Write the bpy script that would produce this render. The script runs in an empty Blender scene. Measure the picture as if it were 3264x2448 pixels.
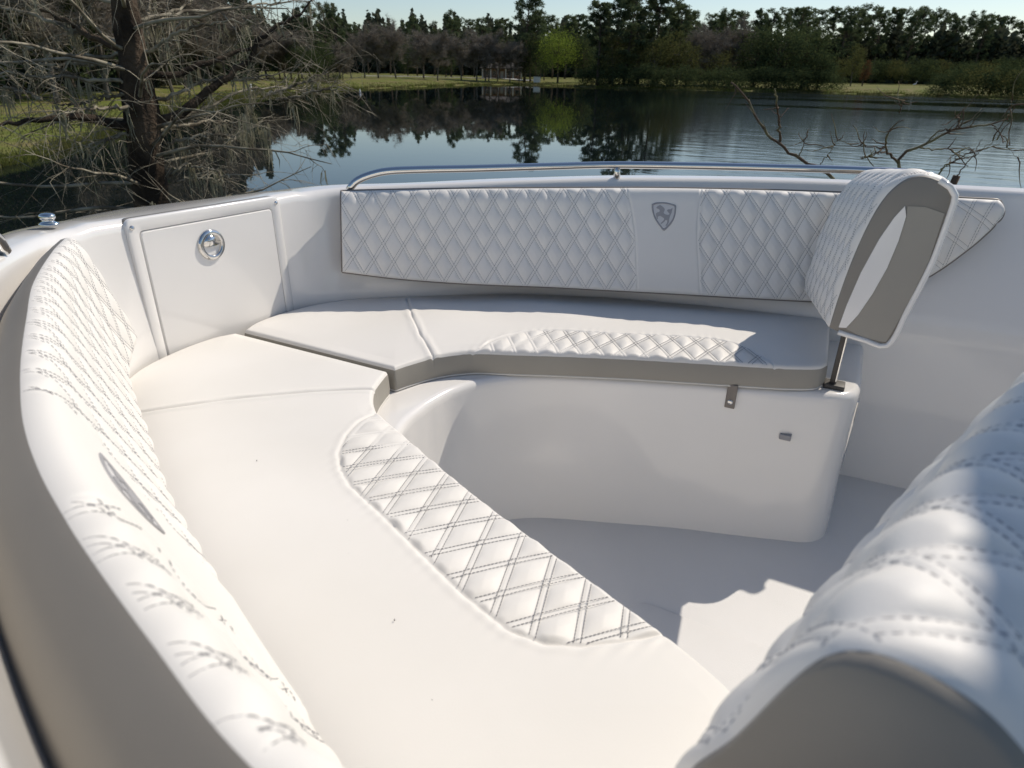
import bpy, bmesh, math, random
import numpy as np
from mathutils import Matrix, Vector

SC = bpy.context.scene
COL = SC.collection
rad = math.radians

# ------------------------------------------------------------------ camera, sky, sun, exposure
FPX = 1998.8 / 3264.0                      # focal length over picture width
CAM_B = np.array([0.0, -1.2255, 0.68])     # camera in boat coordinates (bow is -x, seat tops at z = 0)
CAM_W = np.array([0.0, -1.2255, 2.60])     # camera in the world (lake surface at z = 0)
YAW = 118.008

def cam_rot(yaw, pitch, roll):
    y, p, r = rad(yaw), rad(pitch), rad(roll)
    fw = np.array([math.cos(p) * math.cos(y), math.cos(p) * math.sin(y), -math.sin(p)])
    rt = np.array([math.sin(y), -math.cos(y), 0.0])
    up = np.cross(rt, fw)
    c, s = math.cos(r), math.sin(r)
    return np.array([c * rt + s * up, -s * rt + c * up, fw])

RW = cam_rot(YAW, 26.33, 1.05)
RB = cam_rot(YAW, 24.807, 0.82)
cam = bpy.data.cameras.new('camera')
cam.sensor_fit = 'HORIZONTAL'
cam.sensor_width = 36.0
cam.lens = 36.0 * FPX
cam.clip_start = 0.02
cam.clip_end = 3000.0
cam.dof.use_dof = True
cam.dof.focus_distance = 2.0
cam.dof.aperture_fstop = 6.3
cam_ob = bpy.data.objects.new('camera', cam)
COL.objects.link(cam_ob)
m = Matrix.Identity(4)
for i in range(3):
    m[i][0], m[i][1], m[i][2], m[i][3] = RW[0][i], RW[1][i], -RW[2][i], CAM_W[i]
cam_ob.matrix_world = m
SC.camera = cam_ob

# the boat lies a little down by its far side: boat coordinates -> world
T = RW.T @ RB
BM = Matrix.Identity(4)
tr = CAM_W - T @ CAM_B
for i in range(3):
    for j in range(3):
        BM[i][j] = T[i][j]
    BM[i][3] = tr[i]

SUN_DIR = Vector((0.37, 0.83, 0.92)).normalized()
SUN_EL = math.asin(SUN_DIR.z)
world = bpy.data.worlds.new('World')
SC.world = world
world.use_nodes = True
wn = world.node_tree.nodes
wl = world.node_tree.links
wn.clear()
sky = wn.new('ShaderNodeTexSky')
sky.sky_type = 'NISHITA'
sky.sun_disc = False
sky.sun_elevation = SUN_EL
sky.sun_rotation = math.atan2(SUN_DIR.x, SUN_DIR.y)
sky.air_density = 1.0
sky.dust_density = 0.4
sky.ozone_density = 1.2
bg = wn.new('ShaderNodeBackground')
bg.inputs['Strength'].default_value = 0.098
wo = wn.new('ShaderNodeOutputWorld')
wl.new(sky.outputs['Color'], bg.inputs['Color'])
wl.new(bg.outputs['Background'], wo.inputs['Surface'])
sun = bpy.data.lights.new('sun', 'SUN')
sun.energy = 3.55
sun.angle = rad(0.53)
sun.color = (1.0, 0.91, 0.785)
sun_ob = bpy.data.objects.new('sun', sun)
COL.objects.link(sun_ob)
sun_ob.rotation_euler = SUN_DIR.to_track_quat('Z', 'Y').to_euler()
sun_ob.location = (0, 0, 40)
SC.view_settings.view_transform = 'Standard'
SC.view_settings.look = 'None'
SC.view_settings.exposure = 0.07
SC.view_settings.gamma = 1.0
SC.view_settings.use_curve_mapping = False
SC.render.engine = 'CYCLES'
SC.cycles.max_bounces = 8
SC.cycles.diffuse_bounces = 5
SC.cycles.glossy_bounces = 4

# ------------------------------------------------------------------ materials
def mat(name, color, rough=0.5, metal=0.0, coat=0.0, spec=0.5, var=None, bump=None, sss=0.0):
    """Principled material; var = (scale, second colour, low, high), bump = (scale, strength, distance)."""
    mt = bpy.data.materials.new(name)
    mt.use_nodes = True
    nt = mt.node_tree
    b = nt.nodes['Principled BSDF']
    b.inputs['Base Color'].default_value = (*color, 1)
    b.inputs['Roughness'].default_value = rough
    b.inputs['Metallic'].default_value = metal
    b.inputs['Coat Weight'].default_value = coat
    b.inputs['Coat Roughness'].default_value = 0.08
    b.inputs['Specular IOR Level'].default_value = spec
    if var or bump:
        tc = nt.nodes.new('ShaderNodeTexCoord')
    if var:
        nz = nt.nodes.new('ShaderNodeTexNoise')
        nz.inputs['Scale'].default_value = var[0]
        nz.inputs['Detail'].default_value = 5
        rp = nt.nodes.new('ShaderNodeMapRange')
        rp.inputs['From Min'].default_value = var[2]
        rp.inputs['From Max'].default_value = var[3]
        mx = nt.nodes.new('ShaderNodeMixRGB')
        mx.inputs['Color1'].default_value = (*color, 1)
        mx.inputs['Color2'].default_value = (*var[1], 1)
        nt.links.new(tc.outputs['Object'], nz.inputs['Vector'])
        nt.links.new(nz.outputs['Fac'], rp.inputs['Value'])
        nt.links.new(rp.outputs['Result'], mx.inputs['Fac'])
        nt.links.new(mx.outputs['Color'], b.inputs['Base Color'])
    if bump:
        nb = nt.nodes.new('ShaderNodeTexNoise')
        nb.inputs['Scale'].default_value = bump[0]
        nb.inputs['Detail'].default_value = 4
        bp = nt.nodes.new('ShaderNodeBump')
        bp.inputs['Strength'].default_value = bump[1]
        bp.inputs['Distance'].default_value = bump[2]
        nt.links.new(tc.outputs['Object'], nb.inputs['Vector'])
        nt.links.new(nb.outputs['Fac'], bp.inputs['Height'])
        nt.links.new(bp.outputs['Normal'], b.inputs['Normal'])
    return mt

M = {}
M['gel'] = mat('white_gelcoat', (0.83, 0.81, 0.785), 0.16, coat=0.7, var=(1.7, (0.80, 0.78, 0.75), 0.35, 0.7), bump=(2.2, 0.30, 0.012))
M['gel_floor'] = mat('gelcoat_floor', (0.72, 0.71, 0.70), 0.42, var=(2.5, (0.67, 0.66, 0.65), 0.35, 0.7), bump=(260, 0.25, 0.002))
M['vinyl'] = mat('white_vinyl', (0.80, 0.775, 0.735), 0.52, spec=0.35, var=(3.0, (0.765, 0.74, 0.695), 0.35, 0.7), bump=(420, 0.10, 0.001))
M['grey'] = mat('taupe_grey_vinyl', (0.25, 0.23, 0.20), 0.55, var=(4.0, (0.225, 0.205, 0.178), 0.35, 0.7), bump=(400, 0.12, 0.001))
M['grey_light'] = mat('warm_grey_panel', (0.33, 0.31, 0.27), 0.5, var=(4.0, (0.30, 0.28, 0.245), 0.35, 0.7), bump=(300, 0.1, 0.001))
M['piping'] = mat('dark_piping', (0.20, 0.175, 0.155), 0.45)
M['piping_white'] = mat('white_piping', (0.72, 0.70, 0.66), 0.4)
M['thread'] = mat('grey_thread', (0.18, 0.18, 0.195), 0.8)
M['thread_pale'] = mat('pale_grey_thread', (0.42, 0.42, 0.43), 0.8)
M['emblem'] = mat('emblem_grey', (0.34, 0.335, 0.345), 0.6)
M['emblem_field'] = mat('emblem_silver_field', (0.62, 0.61, 0.61), 0.4)
M['chrome'] = mat('polished_stainless', (0.72, 0.71, 0.69), 0.07, metal=1.0, var=(6.0, (0.66, 0.65, 0.63), 0.3, 0.7))
M['dark'] = mat('dark_plastic', (0.06, 0.055, 0.05), 0.5)
M['latchgrey'] = mat('grey_plastic', (0.28, 0.28, 0.30), 0.35)
M['hull'] = mat('hull_gelcoat', (0.66, 0.67, 0.68), 0.2, coat=0.4, var=(1.2, (0.62, 0.63, 0.64), 0.35, 0.7))
M['rub'] = mat('rub_rail', (0.03, 0.03, 0.035), 0.5)

# ------------------------------------------------------------------ mesh helpers
def mesh_data(name, V, polys, smooth=True, mats=None, midx=None):
    V = np.asarray(V, dtype=np.float32)
    me = bpy.data.meshes.new(name)
    arrs = [np.asarray(p, dtype=np.int32) for p in polys if len(p)]
    nl = sum(a.size for a in arrs)
    npoly = sum(a.shape[0] for a in arrs)
    me.vertices.add(len(V))
    me.vertices.foreach_set('co', V.ravel())
    me.loops.add(nl)
    me.polygons.add(npoly)
    me.loops.foreach_set('vertex_index', np.concatenate([a.ravel() for a in arrs]))
    starts, o = [], 0
    for a in arrs:
        starts.append(o + np.arange(a.shape[0]) * a.shape[1])
        o += a.size
    me.polygons.foreach_set('loop_start', np.concatenate(starts).astype(np.int32))
    me.polygons.foreach_set('use_smooth', np.full(npoly, smooth))
    if midx is not None:
        me.polygons.foreach_set('material_index', np.asarray(midx, dtype=np.int32))
    me.update(calc_edges=True)
    for mm in (mats or []):
        me.materials.append(mm)
    return me

def tag(o, label=None, cat=None, group=None, kind=None):
    if label: o['label'] = label
    if cat: o['category'] = cat
    if group: o['group'] = group
    if kind: o['kind'] = kind
    return o

BASE = {}
def thing(name, label, cat, base=(0, 0, 0), boat=False, group=None):
    o = bpy.data.objects.new(name, None)
    o.empty_display_size = 0.1
    COL.objects.link(o)
    mt = Matrix.Translation(Vector(base))
    o.matrix_world = (BM @ mt) if boat else mt
    BASE[o.name] = np.array(base, dtype=float)
    return tag(o, label, cat, group)

def link(name, me, parent):
    o = bpy.data.objects.new(name, me)
    COL.objects.link(o)
    if parent is not None:
        o.parent = parent
        BASE[o.name] = BASE[parent.name]
    return o

def part(name, V, polys, m, parent, smooth=True, kind=None):
    V = np.asarray(V, dtype=float)
    if parent is not None:
        V = V - BASE[parent.name]
    o = link(name, mesh_data(name, V, polys, smooth, [m]), parent)
    if kind: o['kind'] = kind
    return o

def grid(nr, nc, off=0, flip=False, close=False):
    """quads of an nr x nc vertex grid (row major)."""
    r = np.arange(nr - 1)[:, None]
    c = np.arange(nc if close else nc - 1)[None, :]
    c2 = (c + 1) % nc
    a, b, d, e = r * nc + c, r * nc + c2, (r + 1) * nc + c2, (r + 1) * nc + c
    q = np.stack([a, b, d, e], -1).reshape(-1, 4) + off
    return q[:, ::-1] if flip else q

class Geo:
    def __init__(self):
        self.V, self.P, self.n = [], {}, 0
    def add(self, V, *polys):
        V = np.asarray(V, dtype=float)
        self.V.append(V)
        for p in [q for pp in polys for q in (pp if isinstance(pp, list) else [pp])]:
            p = np.asarray(p)
            if len(p):
                self.P.setdefault(p.shape[1], []).append(p + self.n)
        self.n += len(V)
    def get(self):
        return np.concatenate(self.V), [np.concatenate(v) for v in self.P.values()]
    def part(self, name, m, parent, smooth=True, kind=None):
        V, P = self.get()
        return part(name, V, P, m, parent, smooth, kind)

def curve(pts, n, closed=False):
    """smooth (centripetal-ish Catmull-Rom) resampling of a polyline, n points evenly spaced in arc length."""
    P = np.asarray(pts, dtype=float)
    d = np.concatenate([[0], np.cumsum(np.linalg.norm(np.diff(P, axis=0), axis=1))])
    tt = np.linspace(0, d[-1], max(n * 4, 200))
    ext0, ext1 = 2 * P[0] - P[1], 2 * P[-1] - P[-2]
    Q = np.vstack([ext0, P, ext1])
    dq = np.concatenate([[d[0] - (d[1] - d[0])], d, [d[-1] + (d[-1] - d[-2])]])
    k = np.clip(np.searchsorted(d, tt, side='right') - 1, 0, len(P) - 2)
    t0, t1, t2, t3 = dq[k], dq[k + 1], dq[k + 2], dq[k + 3]
    u = ((tt - t1) / (t2 - t1))[:, None]
    m1 = (Q[k + 2] - Q[k]) / (t2 - t0)[:, None] * (t2 - t1)[:, None]
    m2 = (Q[k + 3] - Q[k + 1]) / (t3 - t1)[:, None] * (t2 - t1)[:, None]
    S = (2 * u**3 - 3 * u**2 + 1) * Q[k + 1] + (u**3 - 2 * u**2 + u) * m1 + (-2 * u**3 + 3 * u**2) * Q[k + 2] + (u**3 - u**2) * m2
    L = np.concatenate([[0], np.cumsum(np.linalg.norm(np.diff(S, axis=0), axis=1))])
    w = np.linspace(0, L[-1], n)
    return np.stack([np.interp(w, L, S[:, i]) for i in range(P.shape[1])], -1)

def tube(pts, r, n=8, caps=True, close=False):
    P = np.asarray(pts, dtype=float)
    N = len(P)
    r = np.broadcast_to(np.asarray(r, dtype=float), (N,))
    tg = np.gradient(P, axis=0)
    if close:
        tg = np.roll(P, -1, 0) - np.roll(P, 1, 0)
    tg /= np.linalg.norm(tg, axis=1)[:, None] + 1e-12
    ref = np.array([0, 0, 1.0]) if abs(tg[0][2]) < 0.9 else np.array([1.0, 0, 0])
    u = np.cross(tg[0], ref); u /= np.linalg.norm(u)
    U = np.zeros_like(P)
    for i in range(N):
        u = u - tg[i] * (u @ tg[i])
        u /= np.linalg.norm(u) + 1e-12
        U[i] = u
    W = np.cross(tg, U)
    a = np.arange(n) * 2 * math.pi / n
    V = P[:, None] + r[:, None, None] * (np.cos(a)[None, :, None] * U[:, None] + np.sin(a)[None, :, None] * W[:, None])
    V = V.reshape(-1, 3)
    q = grid(N, n, close=True)
    if close:
        i = np.arange(n)
        q = np.vstack([q, np.stack([(N - 1) * n + i, (N - 1) * n + (i + 1) % n, (i + 1) % n, i], -1)])
        return V, [q]
    polys = [q]
    if caps:
        polys += [np.arange(n)[::-1][None, :], (np.arange(n) + (N - 1) * n)[None, :]]
    return V, polys

def rounded_rect(a0, a1, b0, b1, r, k=5):
    out = []
    for cx, cy, s in ((a1 - r, b1 - r, 0), (a0 + r, b1 - r, 90), (a0 + r, b0 + r, 180), (a1 - r, b0 + r, 270)):
        for i in range(k + 1):
            t = rad(s + 90 * i / k)
            out.append((cx + r * math.cos(t), cy + r * math.sin(t)))
    return np.array(out)

def prism(loop, f0, f1, inset=0.0):
    """closed solid from a 2D loop; f0, f1 map the 2D loop to 3D back and front."""
    n = len(loop)
    c = loop.mean(0)
    V = [f0(loop), f1(loop)]
    polys = [grid(2, n, close=True)]
    if inset:
        V = [f0(loop)]
        g = loop - c
        for t in np.linspace(0, math.pi / 2, 4):
            s = 1 - (1 - math.cos(math.pi / 2 - t)) * 0
            sh = 1 - inset * (1 - math.cos(t)) / np.linalg.norm(g, axis=1).mean()
            V.append(f1(c + g * sh) - (f1(loop) - f0(loop)) * (1 - math.sin(t)) * min(1, inset / (np.linalg.norm(f1(loop[:1]) - f0(loop[:1])) + 1e-9)))
        polys = [grid(5, n, close=True)]
    nl = len(V)
    polys += [np.arange(n)[::-1][None, :], (np.arange(n) + (nl - 1) * n)[None, :]]
    return np.vstack(V), polys

def box(a, b, bevel=0.0):
    bm = bmesh.new()
    bmesh.ops.create_cube(bm, size=1)
    a, b = np.array(a, float), np.array(b, float)
    for v in bm.verts:
        v.co = Vector((a + b) / 2 + np.array(v.co) * (b - a))
    if bevel:
        bmesh.ops.bevel(bm, geom=bm.edges[:] + bm.verts[:], offset=bevel, segments=2, affect='EDGES', profile=0.6)
    bm.verts.index_update()
    V = np.array([v.co[:] for v in bm.verts])
    P = {}
    for f in bm.faces:
        P.setdefault(len(f.verts), []).append([v.index for v in f.verts])
    bm.free()
    return V, [np.array(p) for p in P.values()]

def mirror(V):
    V = np.array(V, dtype=float)
    V[..., 1] *= -1
    return V

def flip(polys):
    return [np.asarray(p)[:, ::-1] for p in polys]

def smoothstep(x, a, b):
    t = np.clip((x - a) / (b - a), 0, 1)
    return t * t * (3 - 2 * t)

def poly_sd(X, Y, poly):
    """signed distance (negative inside) of points to a closed polygon."""
    P = np.asarray(poly, float)
    d2 = np.full(X.shape, 1e9)
    inside = np.zeros(X.shape, bool)
    for i in range(len(P)):
        (x0, y0), (x1, y1) = P[i], P[(i + 1) % len(P)]
        ex, ey = x1 - x0, y1 - y0
        t = np.clip(((X - x0) * ex + (Y - y0) * ey) / (ex * ex + ey * ey + 1e-15), 0, 1)
        d2 = np.minimum(d2, (X - x0 - t * ex) ** 2 + (Y - y0 - t * ey) ** 2)
        c = (y0 > Y) != (y1 > Y)
        with np.errstate(divide='ignore', invalid='ignore'):
            xi = x0 + (Y - y0) * ex / (ey if ey != 0 else 1e-15)
        inside ^= c & (X < xi)
    d = np.sqrt(d2)
    return np.where(inside, -d, d)

def line_d(X, Y, pts):
    d2 = np.full(X.shape, 1e9)
    for (x0, y0), (x1, y1) in zip(pts[:-1], pts[1:]):
        ex, ey = x1 - x0, y1 - y0
        t = np.clip(((X - x0) * ex + (Y - y0) * ey) / (ex * ex + ey * ey), 0, 1)
        d2 = np.minimum(d2, (X - x0 - t * ex) ** 2 + (Y - y0 - t * ey) ** 2)
    return np.sqrt(d2)

# ------------------------------------------------------------------ quilting
QP, QS, QD = 0.069, 1.55, 0.0048            # line spacing, slope of the lines, half the gap of a double seam
QSIN = QS / math.hypot(1, QS)
def quilt_h(U, Vv, H=0.009, per=QP, slope=QS):
    QSIN_ = slope / math.hypot(1, slope)
    def g(w):
        s = np.abs((w / per + 0.5) % 1.0 - 0.5) * per * QSIN_
        e = np.maximum(s - QD, 0)
        return 1 - np.exp(-(e / 0.0125) ** 0.92), np.where(s < QD, 0.0013 * np.cos(s / QD * math.pi / 2), 0)
    g1, b1 = g(U - Vv / slope)
    g2, b2 = g(U + Vv / slope)
    c1 = np.floor((U - Vv / slope) / per); c2 = np.floor((U + Vv / slope) / per)
    vary = .82 + .36 * (np.abs(np.sin(c1 * 12.99 + c2 * 78.23) * 43758.5) % 1.0)
    return H * vary * g1 * g2 + np.minimum(b1 + b2, 0.0014)

def surf_sampler(P, Ug, Vg, U2=None):
    """bilinear lookup on a displaced grid P[nv, nu] with axis coordinates Ug (nu), Vg (nv)."""
    Nn = np.cross(np.gradient(P, axis=1), np.gradient(P, axis=0))
    Nn /= np.linalg.norm(Nn, axis=2)[..., None] + 1e-12
    def f(u, v, lift=0.0):
        u, v = np.asarray(u, float), np.asarray(v, float)
        i = np.clip(np.interp(u, Ug, np.arange(len(Ug))), 0, len(Ug) - 1.001)
        j = np.clip(np.interp(v, Vg, np.arange(len(Vg))), 0, len(Vg) - 1.001)
        i0, j0 = i.astype(int), j.astype(int)
        a, b = (i - i0)[:, None], (j - j0)[:, None]
        def bl(A):
            return (A[j0, i0] * (1 - a) * (1 - b) + A[j0, i0 + 1] * a * (1 - b) + A[j0 + 1, i0] * (1 - a) * b + A[j0 + 1, i0 + 1] * a * b)
        n = bl(Nn)
        n /= np.linalg.norm(n, axis=1)[:, None] + 1e-12
        return bl(P) + n * lift, n
    return f

def stitch_lines(u0, u1, v0, v1, per=QP, QS=QS):
    """centre points and directions of single stitches of all double seams in a (u, v) rectangle."""
    L, G = 0.0052, 0.0066
    QSIN = QS / math.hypot(1, QS)
    out = []
    dirs = [(1 / math.hypot(1, QS), QS / math.hypot(1, QS)), (-1 / math.hypot(1, QS), QS / math.hypot(1, QS))]
    span = (v1 - v0) / QS
    for fam, sg in ((0, 1), (1, -1)):
        k0 = int(math.floor((u0 - span - abs(v1) / QS) / per)) - 2
        k1 = int(math.ceil((u1 + span + abs(v1) / QS) / per)) + 2
        for k in range(k0, k1 + 1):
            for off in (-QD, QD):
                c = k * per + off / QSIN
                t = np.arange(v0, v1, G * dirs[0][1])
                u = c + sg * t / QS
                ok = (u > u0) & (u < u1)
                if ok.any():
                    out.append(np.stack([u[ok], t[ok], np.full(ok.sum(), dirs[fam][0]), np.full(ok.sum(), dirs[fam][1])], -1))
    return np.concatenate(out), L

def stitches(f, S, L, w=0.0006, h=0.0006):
    """small ridged dashes lying on surface f."""
    A, na = f(S[:, 0] - S[:, 2] * L / 2, S[:, 1] - S[:, 3] * L / 2, 0.0)
    B, nb = f(S[:, 0] + S[:, 2] * L / 2, S[:, 1] + S[:, 3] * L / 2, 0.0)
    d = B - A
    ln = np.linalg.norm(d, axis=1)
    d /= ln[:, None] + 1e-12
    sd = np.cross(d, na)
    C = (A + B) / 2
    V = np.stack([A + sd * w, A - sd * w, B + sd * w, B - sd * w, C + na * h - d * L * .25, C + na * h + d * L * .25], 1)
    V = V[ln < 3 * L]
    n = len(V)
    o = (np.arange(n) * 6)[:, None]
    q = np.concatenate([o + np.array([[0, 2, 5, 4]]), o + np.array([[1, 4, 5, 3]])])
    t = np.concatenate([o + np.array([[0, 4, 1]]), o + np.array([[2, 3, 5]])])
    return V.reshape(-1, 3), [q, t]

# ------------------------------------------------------------------ plan curves of the boat (one half, bow to stern; y > 0 is the far side)
ST = np.array([  # wall at seat height (x, y), top inner edge (x, y), outer edge (x, y), coaming height
    (-1.650, 0.00, -1.655, 0.00, -2.10, 0.00, .366, 0.332),
    (-1.650, 0.14, -1.655, 0.15, -2.07, 0.13, .368, 0.333),
    (-1.647, 0.255, -1.654, 0.268, -1.99, 0.26, .372, 0.340),
    (-1.597, 0.365, -1.635, 0.385, -1.87, 0.38, .376, 0.360),
    (-1.520, 0.46, -1.580, 0.485, -1.71, 0.52, .380, 0.380),
    (-1.376, 0.573, -1.44, 0.615, -1.49, 0.72, .386, 0.380),
    (-1.20, 0.715, -1.20, 0.78, -1.23, 0.90, .397, 0.397),
    (-1.00, 0.835, -1.00, 0.885, -1.01, 1.02, .408, 0.408),
    (-0.80, 0.92, -0.80, 0.985, -0.80, 1.12, .417, 0.417),
    (-0.60, 0.978, -0.60, 1.07, -0.60, 1.19, .422, 0.422),
    (-0.30, 1.04, -0.30, 1.165, -0.30, 1.255, .429, 0.429),
    (0.00, 1.075, 0.00, 1.215, 0.00, 1.29, .434, 0.434),
    (0.40, 1.10, 0.40, 1.235, 0.40, 1.31, .438, 0.438),
    (1.00, 1.11, 1.00, 1.24, 1.00, 1.32, .444, 0.444),
    (1.70, 1.11, 1.70, 1.24, 1.70, 1.32, .450, 0.450),
    (2.40, 1.11, 2.40, 1.24, 2.40, 1.32, .456, 0.456)])
HALF = curve(ST, 110)
FULL = np.vstack([HALF[:0:-1] * np.array([1, -1, 1, -1, 1, -1, 1, 1]), HALF])     # near stern -> bow -> far stern

boat = thing('motorboat', 'white motorboat whose bow lounge fills the foreground, lake water behind its rail', 'boat', (0, 0, -0.58), True)

def station_ring(row):
    wx, wy, cx, cy, ox, oy, zt, zo = row
    if abs(cy) < .34 and cx < -1.6: zt = zt + .006
    W, Ci, Oe = np.array([wx, wy]), np.array([cx, cy]), np.array([ox, oy])
    out = (Oe - Ci); out = out / np.linalg.norm(out)
    pr = []
    def p(q, z): pr.append((q[0], q[1], z))
    for z in (-.585, -.4, -.2, -.05, .02): p(W, z)
    for f in (.12, .3, .5, .7, .88): p(W + (Ci - W) * f, .02 + (zt - .07 - .02) * f)
    r = 0.032
    for a in np.linspace(0, 90, 8): p(Ci + out * r * (1 - math.cos(rad(a))), zt - r + r * math.sin(rad(a)) - .004)
    wd = np.linalg.norm(Oe - Ci)
    for f in (.35, .6, .85): p(Ci + out * (r + (wd - r - .02) * f), zt - .004 + (zo - zt) * f ** 1.3 + .004 * math.sin(math.pi * f))
    for a in np.linspace(10, 90, 5): p(Oe - out * .02 * (1 - math.sin(rad(a))), zo - .024 + .02 * math.cos(rad(a)))
    return pr

R = np.array([station_ring(r) for r in FULL])
part('deck_moulding', R.reshape(-1, 3), [grid(R.shape[0], R.shape[1], flip=True)], M['gel'], boat)
# hull outside and rub rail
Hh = []
for row in FULL:
    ox, oy, zt = row[4], row[5], row[7]
    s = abs(oy)
    sg = 1 if oy >= 0 else -1
    fw = max(0, (-ox - 1.2)) * 0.35
    Hh.append([(ox, oy, zt - .024), (ox, oy, zt - .06), (ox + fw * .5, sg * s * .97, .0), (ox + fw * 1.2, sg * s * .935, -.45), (ox + fw * 1.4, sg * s * .90, -.63), (ox + fw * 1.6, sg * s * .74, -.88), (ox + fw * 2, 0, -1.34 if ox > -1.2 else -1.34 + (-ox - 1.2) * .5)])
Hh = np.array(Hh)
part('hull', Hh.reshape(-1, 3), [grid(Hh.shape[0], Hh.shape[1], flip=True)], M['hull'], boat)
V, P = tube(np.stack([FULL[:, 4], FULL[:, 5], FULL[:, 7] - .045], -1), .014, 8)
part('rub_rail', V, P, M['rub'], boat)
# cockpit floor with a recessed hatch line
g = Geo()
xs = np.linspace(-1.1, 2.4, 40); ys = np.linspace(-1, 1, 30)
X, Y = np.meshgrid(xs, ys)
Y = Y * np.interp(X, [r[0] for r in ST[3:]], [r[1] + .012 for r in ST[3:]])
g.add(np.stack([X, Y, np.full_like(X, -.58)], -1).reshape(-1, 3), grid(30, 40))
g.part('cockpit_floor', M['gel_floor'], boat)
lp = rounded_rect(-.32, .55, -.26, .10, .05)
V, P = prism(lp, lambda q: np.column_stack([q, np.full(len(q), -.579)]), lambda q: np.column_stack([q, np.full(len(q), -.572)]), .006)
part('floor_hatch', V, P, M['gel_floor'], boat)
# seat base (moulded, U-shaped)
LB = curve([(-.905, 0), (-.895, .10), (-.855, .19), (-.79, .262), (-.70, .322), (-.5, .405), (-.3, .485), (-.12, .543), (0, .585), (.075, .615), (.112, .665), (.12, .75), (.12, .92), (.12, 1.10)], 90)
WO = curve([(r[0] - .02, r[1] + .02) for r in ST[:11]] + [(0, 1.095), (.12, 1.105)], 90)
LBf = np.vstack([LB[:0:-1] * [1, -1], LB]); WOf = np.vstack([WO[:0:-1] * [1, -1], WO])
nin = WOf - LBf; tg = np.gradient(LBf, axis=0); nrm = np.stack([-tg[:, 1], tg[:, 0]], -1); nrm /= np.linalg.norm(nrm, axis=1)[:, None]
rows = []
for dz, off in ((-.505, -.012), (-.30, -.004), (-.12, 0), (-.03, 0)): rows.append(np.column_stack([LBf + nrm * -off * -1, np.full(len(LBf), -.075 + dz)]))
r = .022
for a in np.linspace(15, 90, 6): rows.append(np.column_stack([LBf + nrm * r * (1 - math.cos(rad(a))), np.full(len(LBf), -.075 - r + r * math.sin(rad(a)))]))
e = rows[-1][:, :2]
for f in np.linspace(.15, 1, 6): rows.append(np.column_stack([e + (WOf - e) * f, np.full(len(LBf), -.075)]))
Rr = np.array(rows)
part('seat_base', Rr.reshape(-1, 3), [grid(Rr.shape[0], Rr.shape[1])], M['gel'], boat)
# small push latch and upright chrome strip on the far seat base
V, P = box((-.062, .556, -.226), (-.030, .585, -.208), .003)
part('push_latch', V, P, M['latchgrey'], boat)
V, P = box((.113, .70, -.36), (.124, .735, -.12), .004)
part('upright_strip', V, P, M['chrome'], boat)

# locker door at the bow
door = boat
DX = -1.646
g = Geo()
def yz(x): return lambda q: np.column_stack([np.full(len(q), x), q[:, 0], q[:, 1]])
outer = rounded_rect(-.258, .254, -.09, .374, .022, 6)
inner = rounded_rect(-.226, .221, -.12, .340, .014, 6)
inner2 = rounded_rect(-.2240, .2190, -.12, .3380, .012, 6)
n = len(outer)
def off_loop(l, d):
    c = l.mean(0); v = l - c
    return l - np.sign(v) * np.minimum(np.abs(v), d)
Vf = np.vstack([yz(DX - .02)(outer), yz(DX - .004)(outer), yz(DX - .001)(off_loop(outer, .002)), yz(DX)(off_loop(outer, .006)), yz(DX)(off_loop(inner, -.003)), yz(DX - .003)(inner), yz(DX - .012)(inner)])
fr = part('locker_door', Vf, [grid(7, n, close=True)], M['gel'], boat)
Vp = np.vstack([yz(DX - .012)(inner2), yz(DX - .003)(inner2), yz(DX)(off_loop(inner2, .003)), yz(DX)(off_loop(inner2, .003))])
part('door_panel', Vp, [grid(3, n, close=True), (np.arange(n) + 3 * n)[None, :]], M['gel'], fr)
V, P = prism(outer, yz(DX - .03), yz(DX - .0135)); part('gap_shade_plate', V, P, M['grey'], fr)  # grey backing plate: the groove's shade is put into its colour
def lathe(prof, c, n=36, axis='x'):
    a = np.arange(n) * 2 * math.pi / n
    V = np.array([[(c[0] + h, c[1] + r * math.cos(t), c[2] + r * math.sin(t)) for t in a] for r, h in prof])
    return V.reshape(-1, 3), [grid(len(prof), n, close=True), (np.arange(n) + (len(prof) - 1) * n)[None, :]]
LC = (DX, -.022, .268)
V, P = lathe([(.045, 0), (.0445, .004), (.041, .008), (.036, .0095), (.031, .009), (.0295, .004), (.0285, -.006), (.02, -.0095), (.0, -.010)], LC)
latch = part('latch', V, P, M['chrome'], fr)
latch.data.polygons.foreach_set('use_smooth', [True] * len(latch.data.polygons))
aa = np.radians(np.concatenate([np.linspace(8, 172, 15), np.linspace(188, 352, 9)]))
hl = np.column_stack([.0288 * np.cos(aa), np.where(np.sin(aa) > 0, .0288 * np.sin(aa), .006 * np.sin(aa))])
V, P = prism(hl + np.array([LC[1], LC[2] + .002]), yz(DX - .006), yz(DX + .0075))
part('latch_flap', V, P, M['chrome'], latch)
for y, z in ((-.243, .352), (.238, .354)):
    V, P = lathe([(.0065, 0), (.006, .002), (.004, .0032), (.0, .0036)], (DX, y, z), 12)
    part('screw', V, P, M['chrome'], fr)

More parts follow.
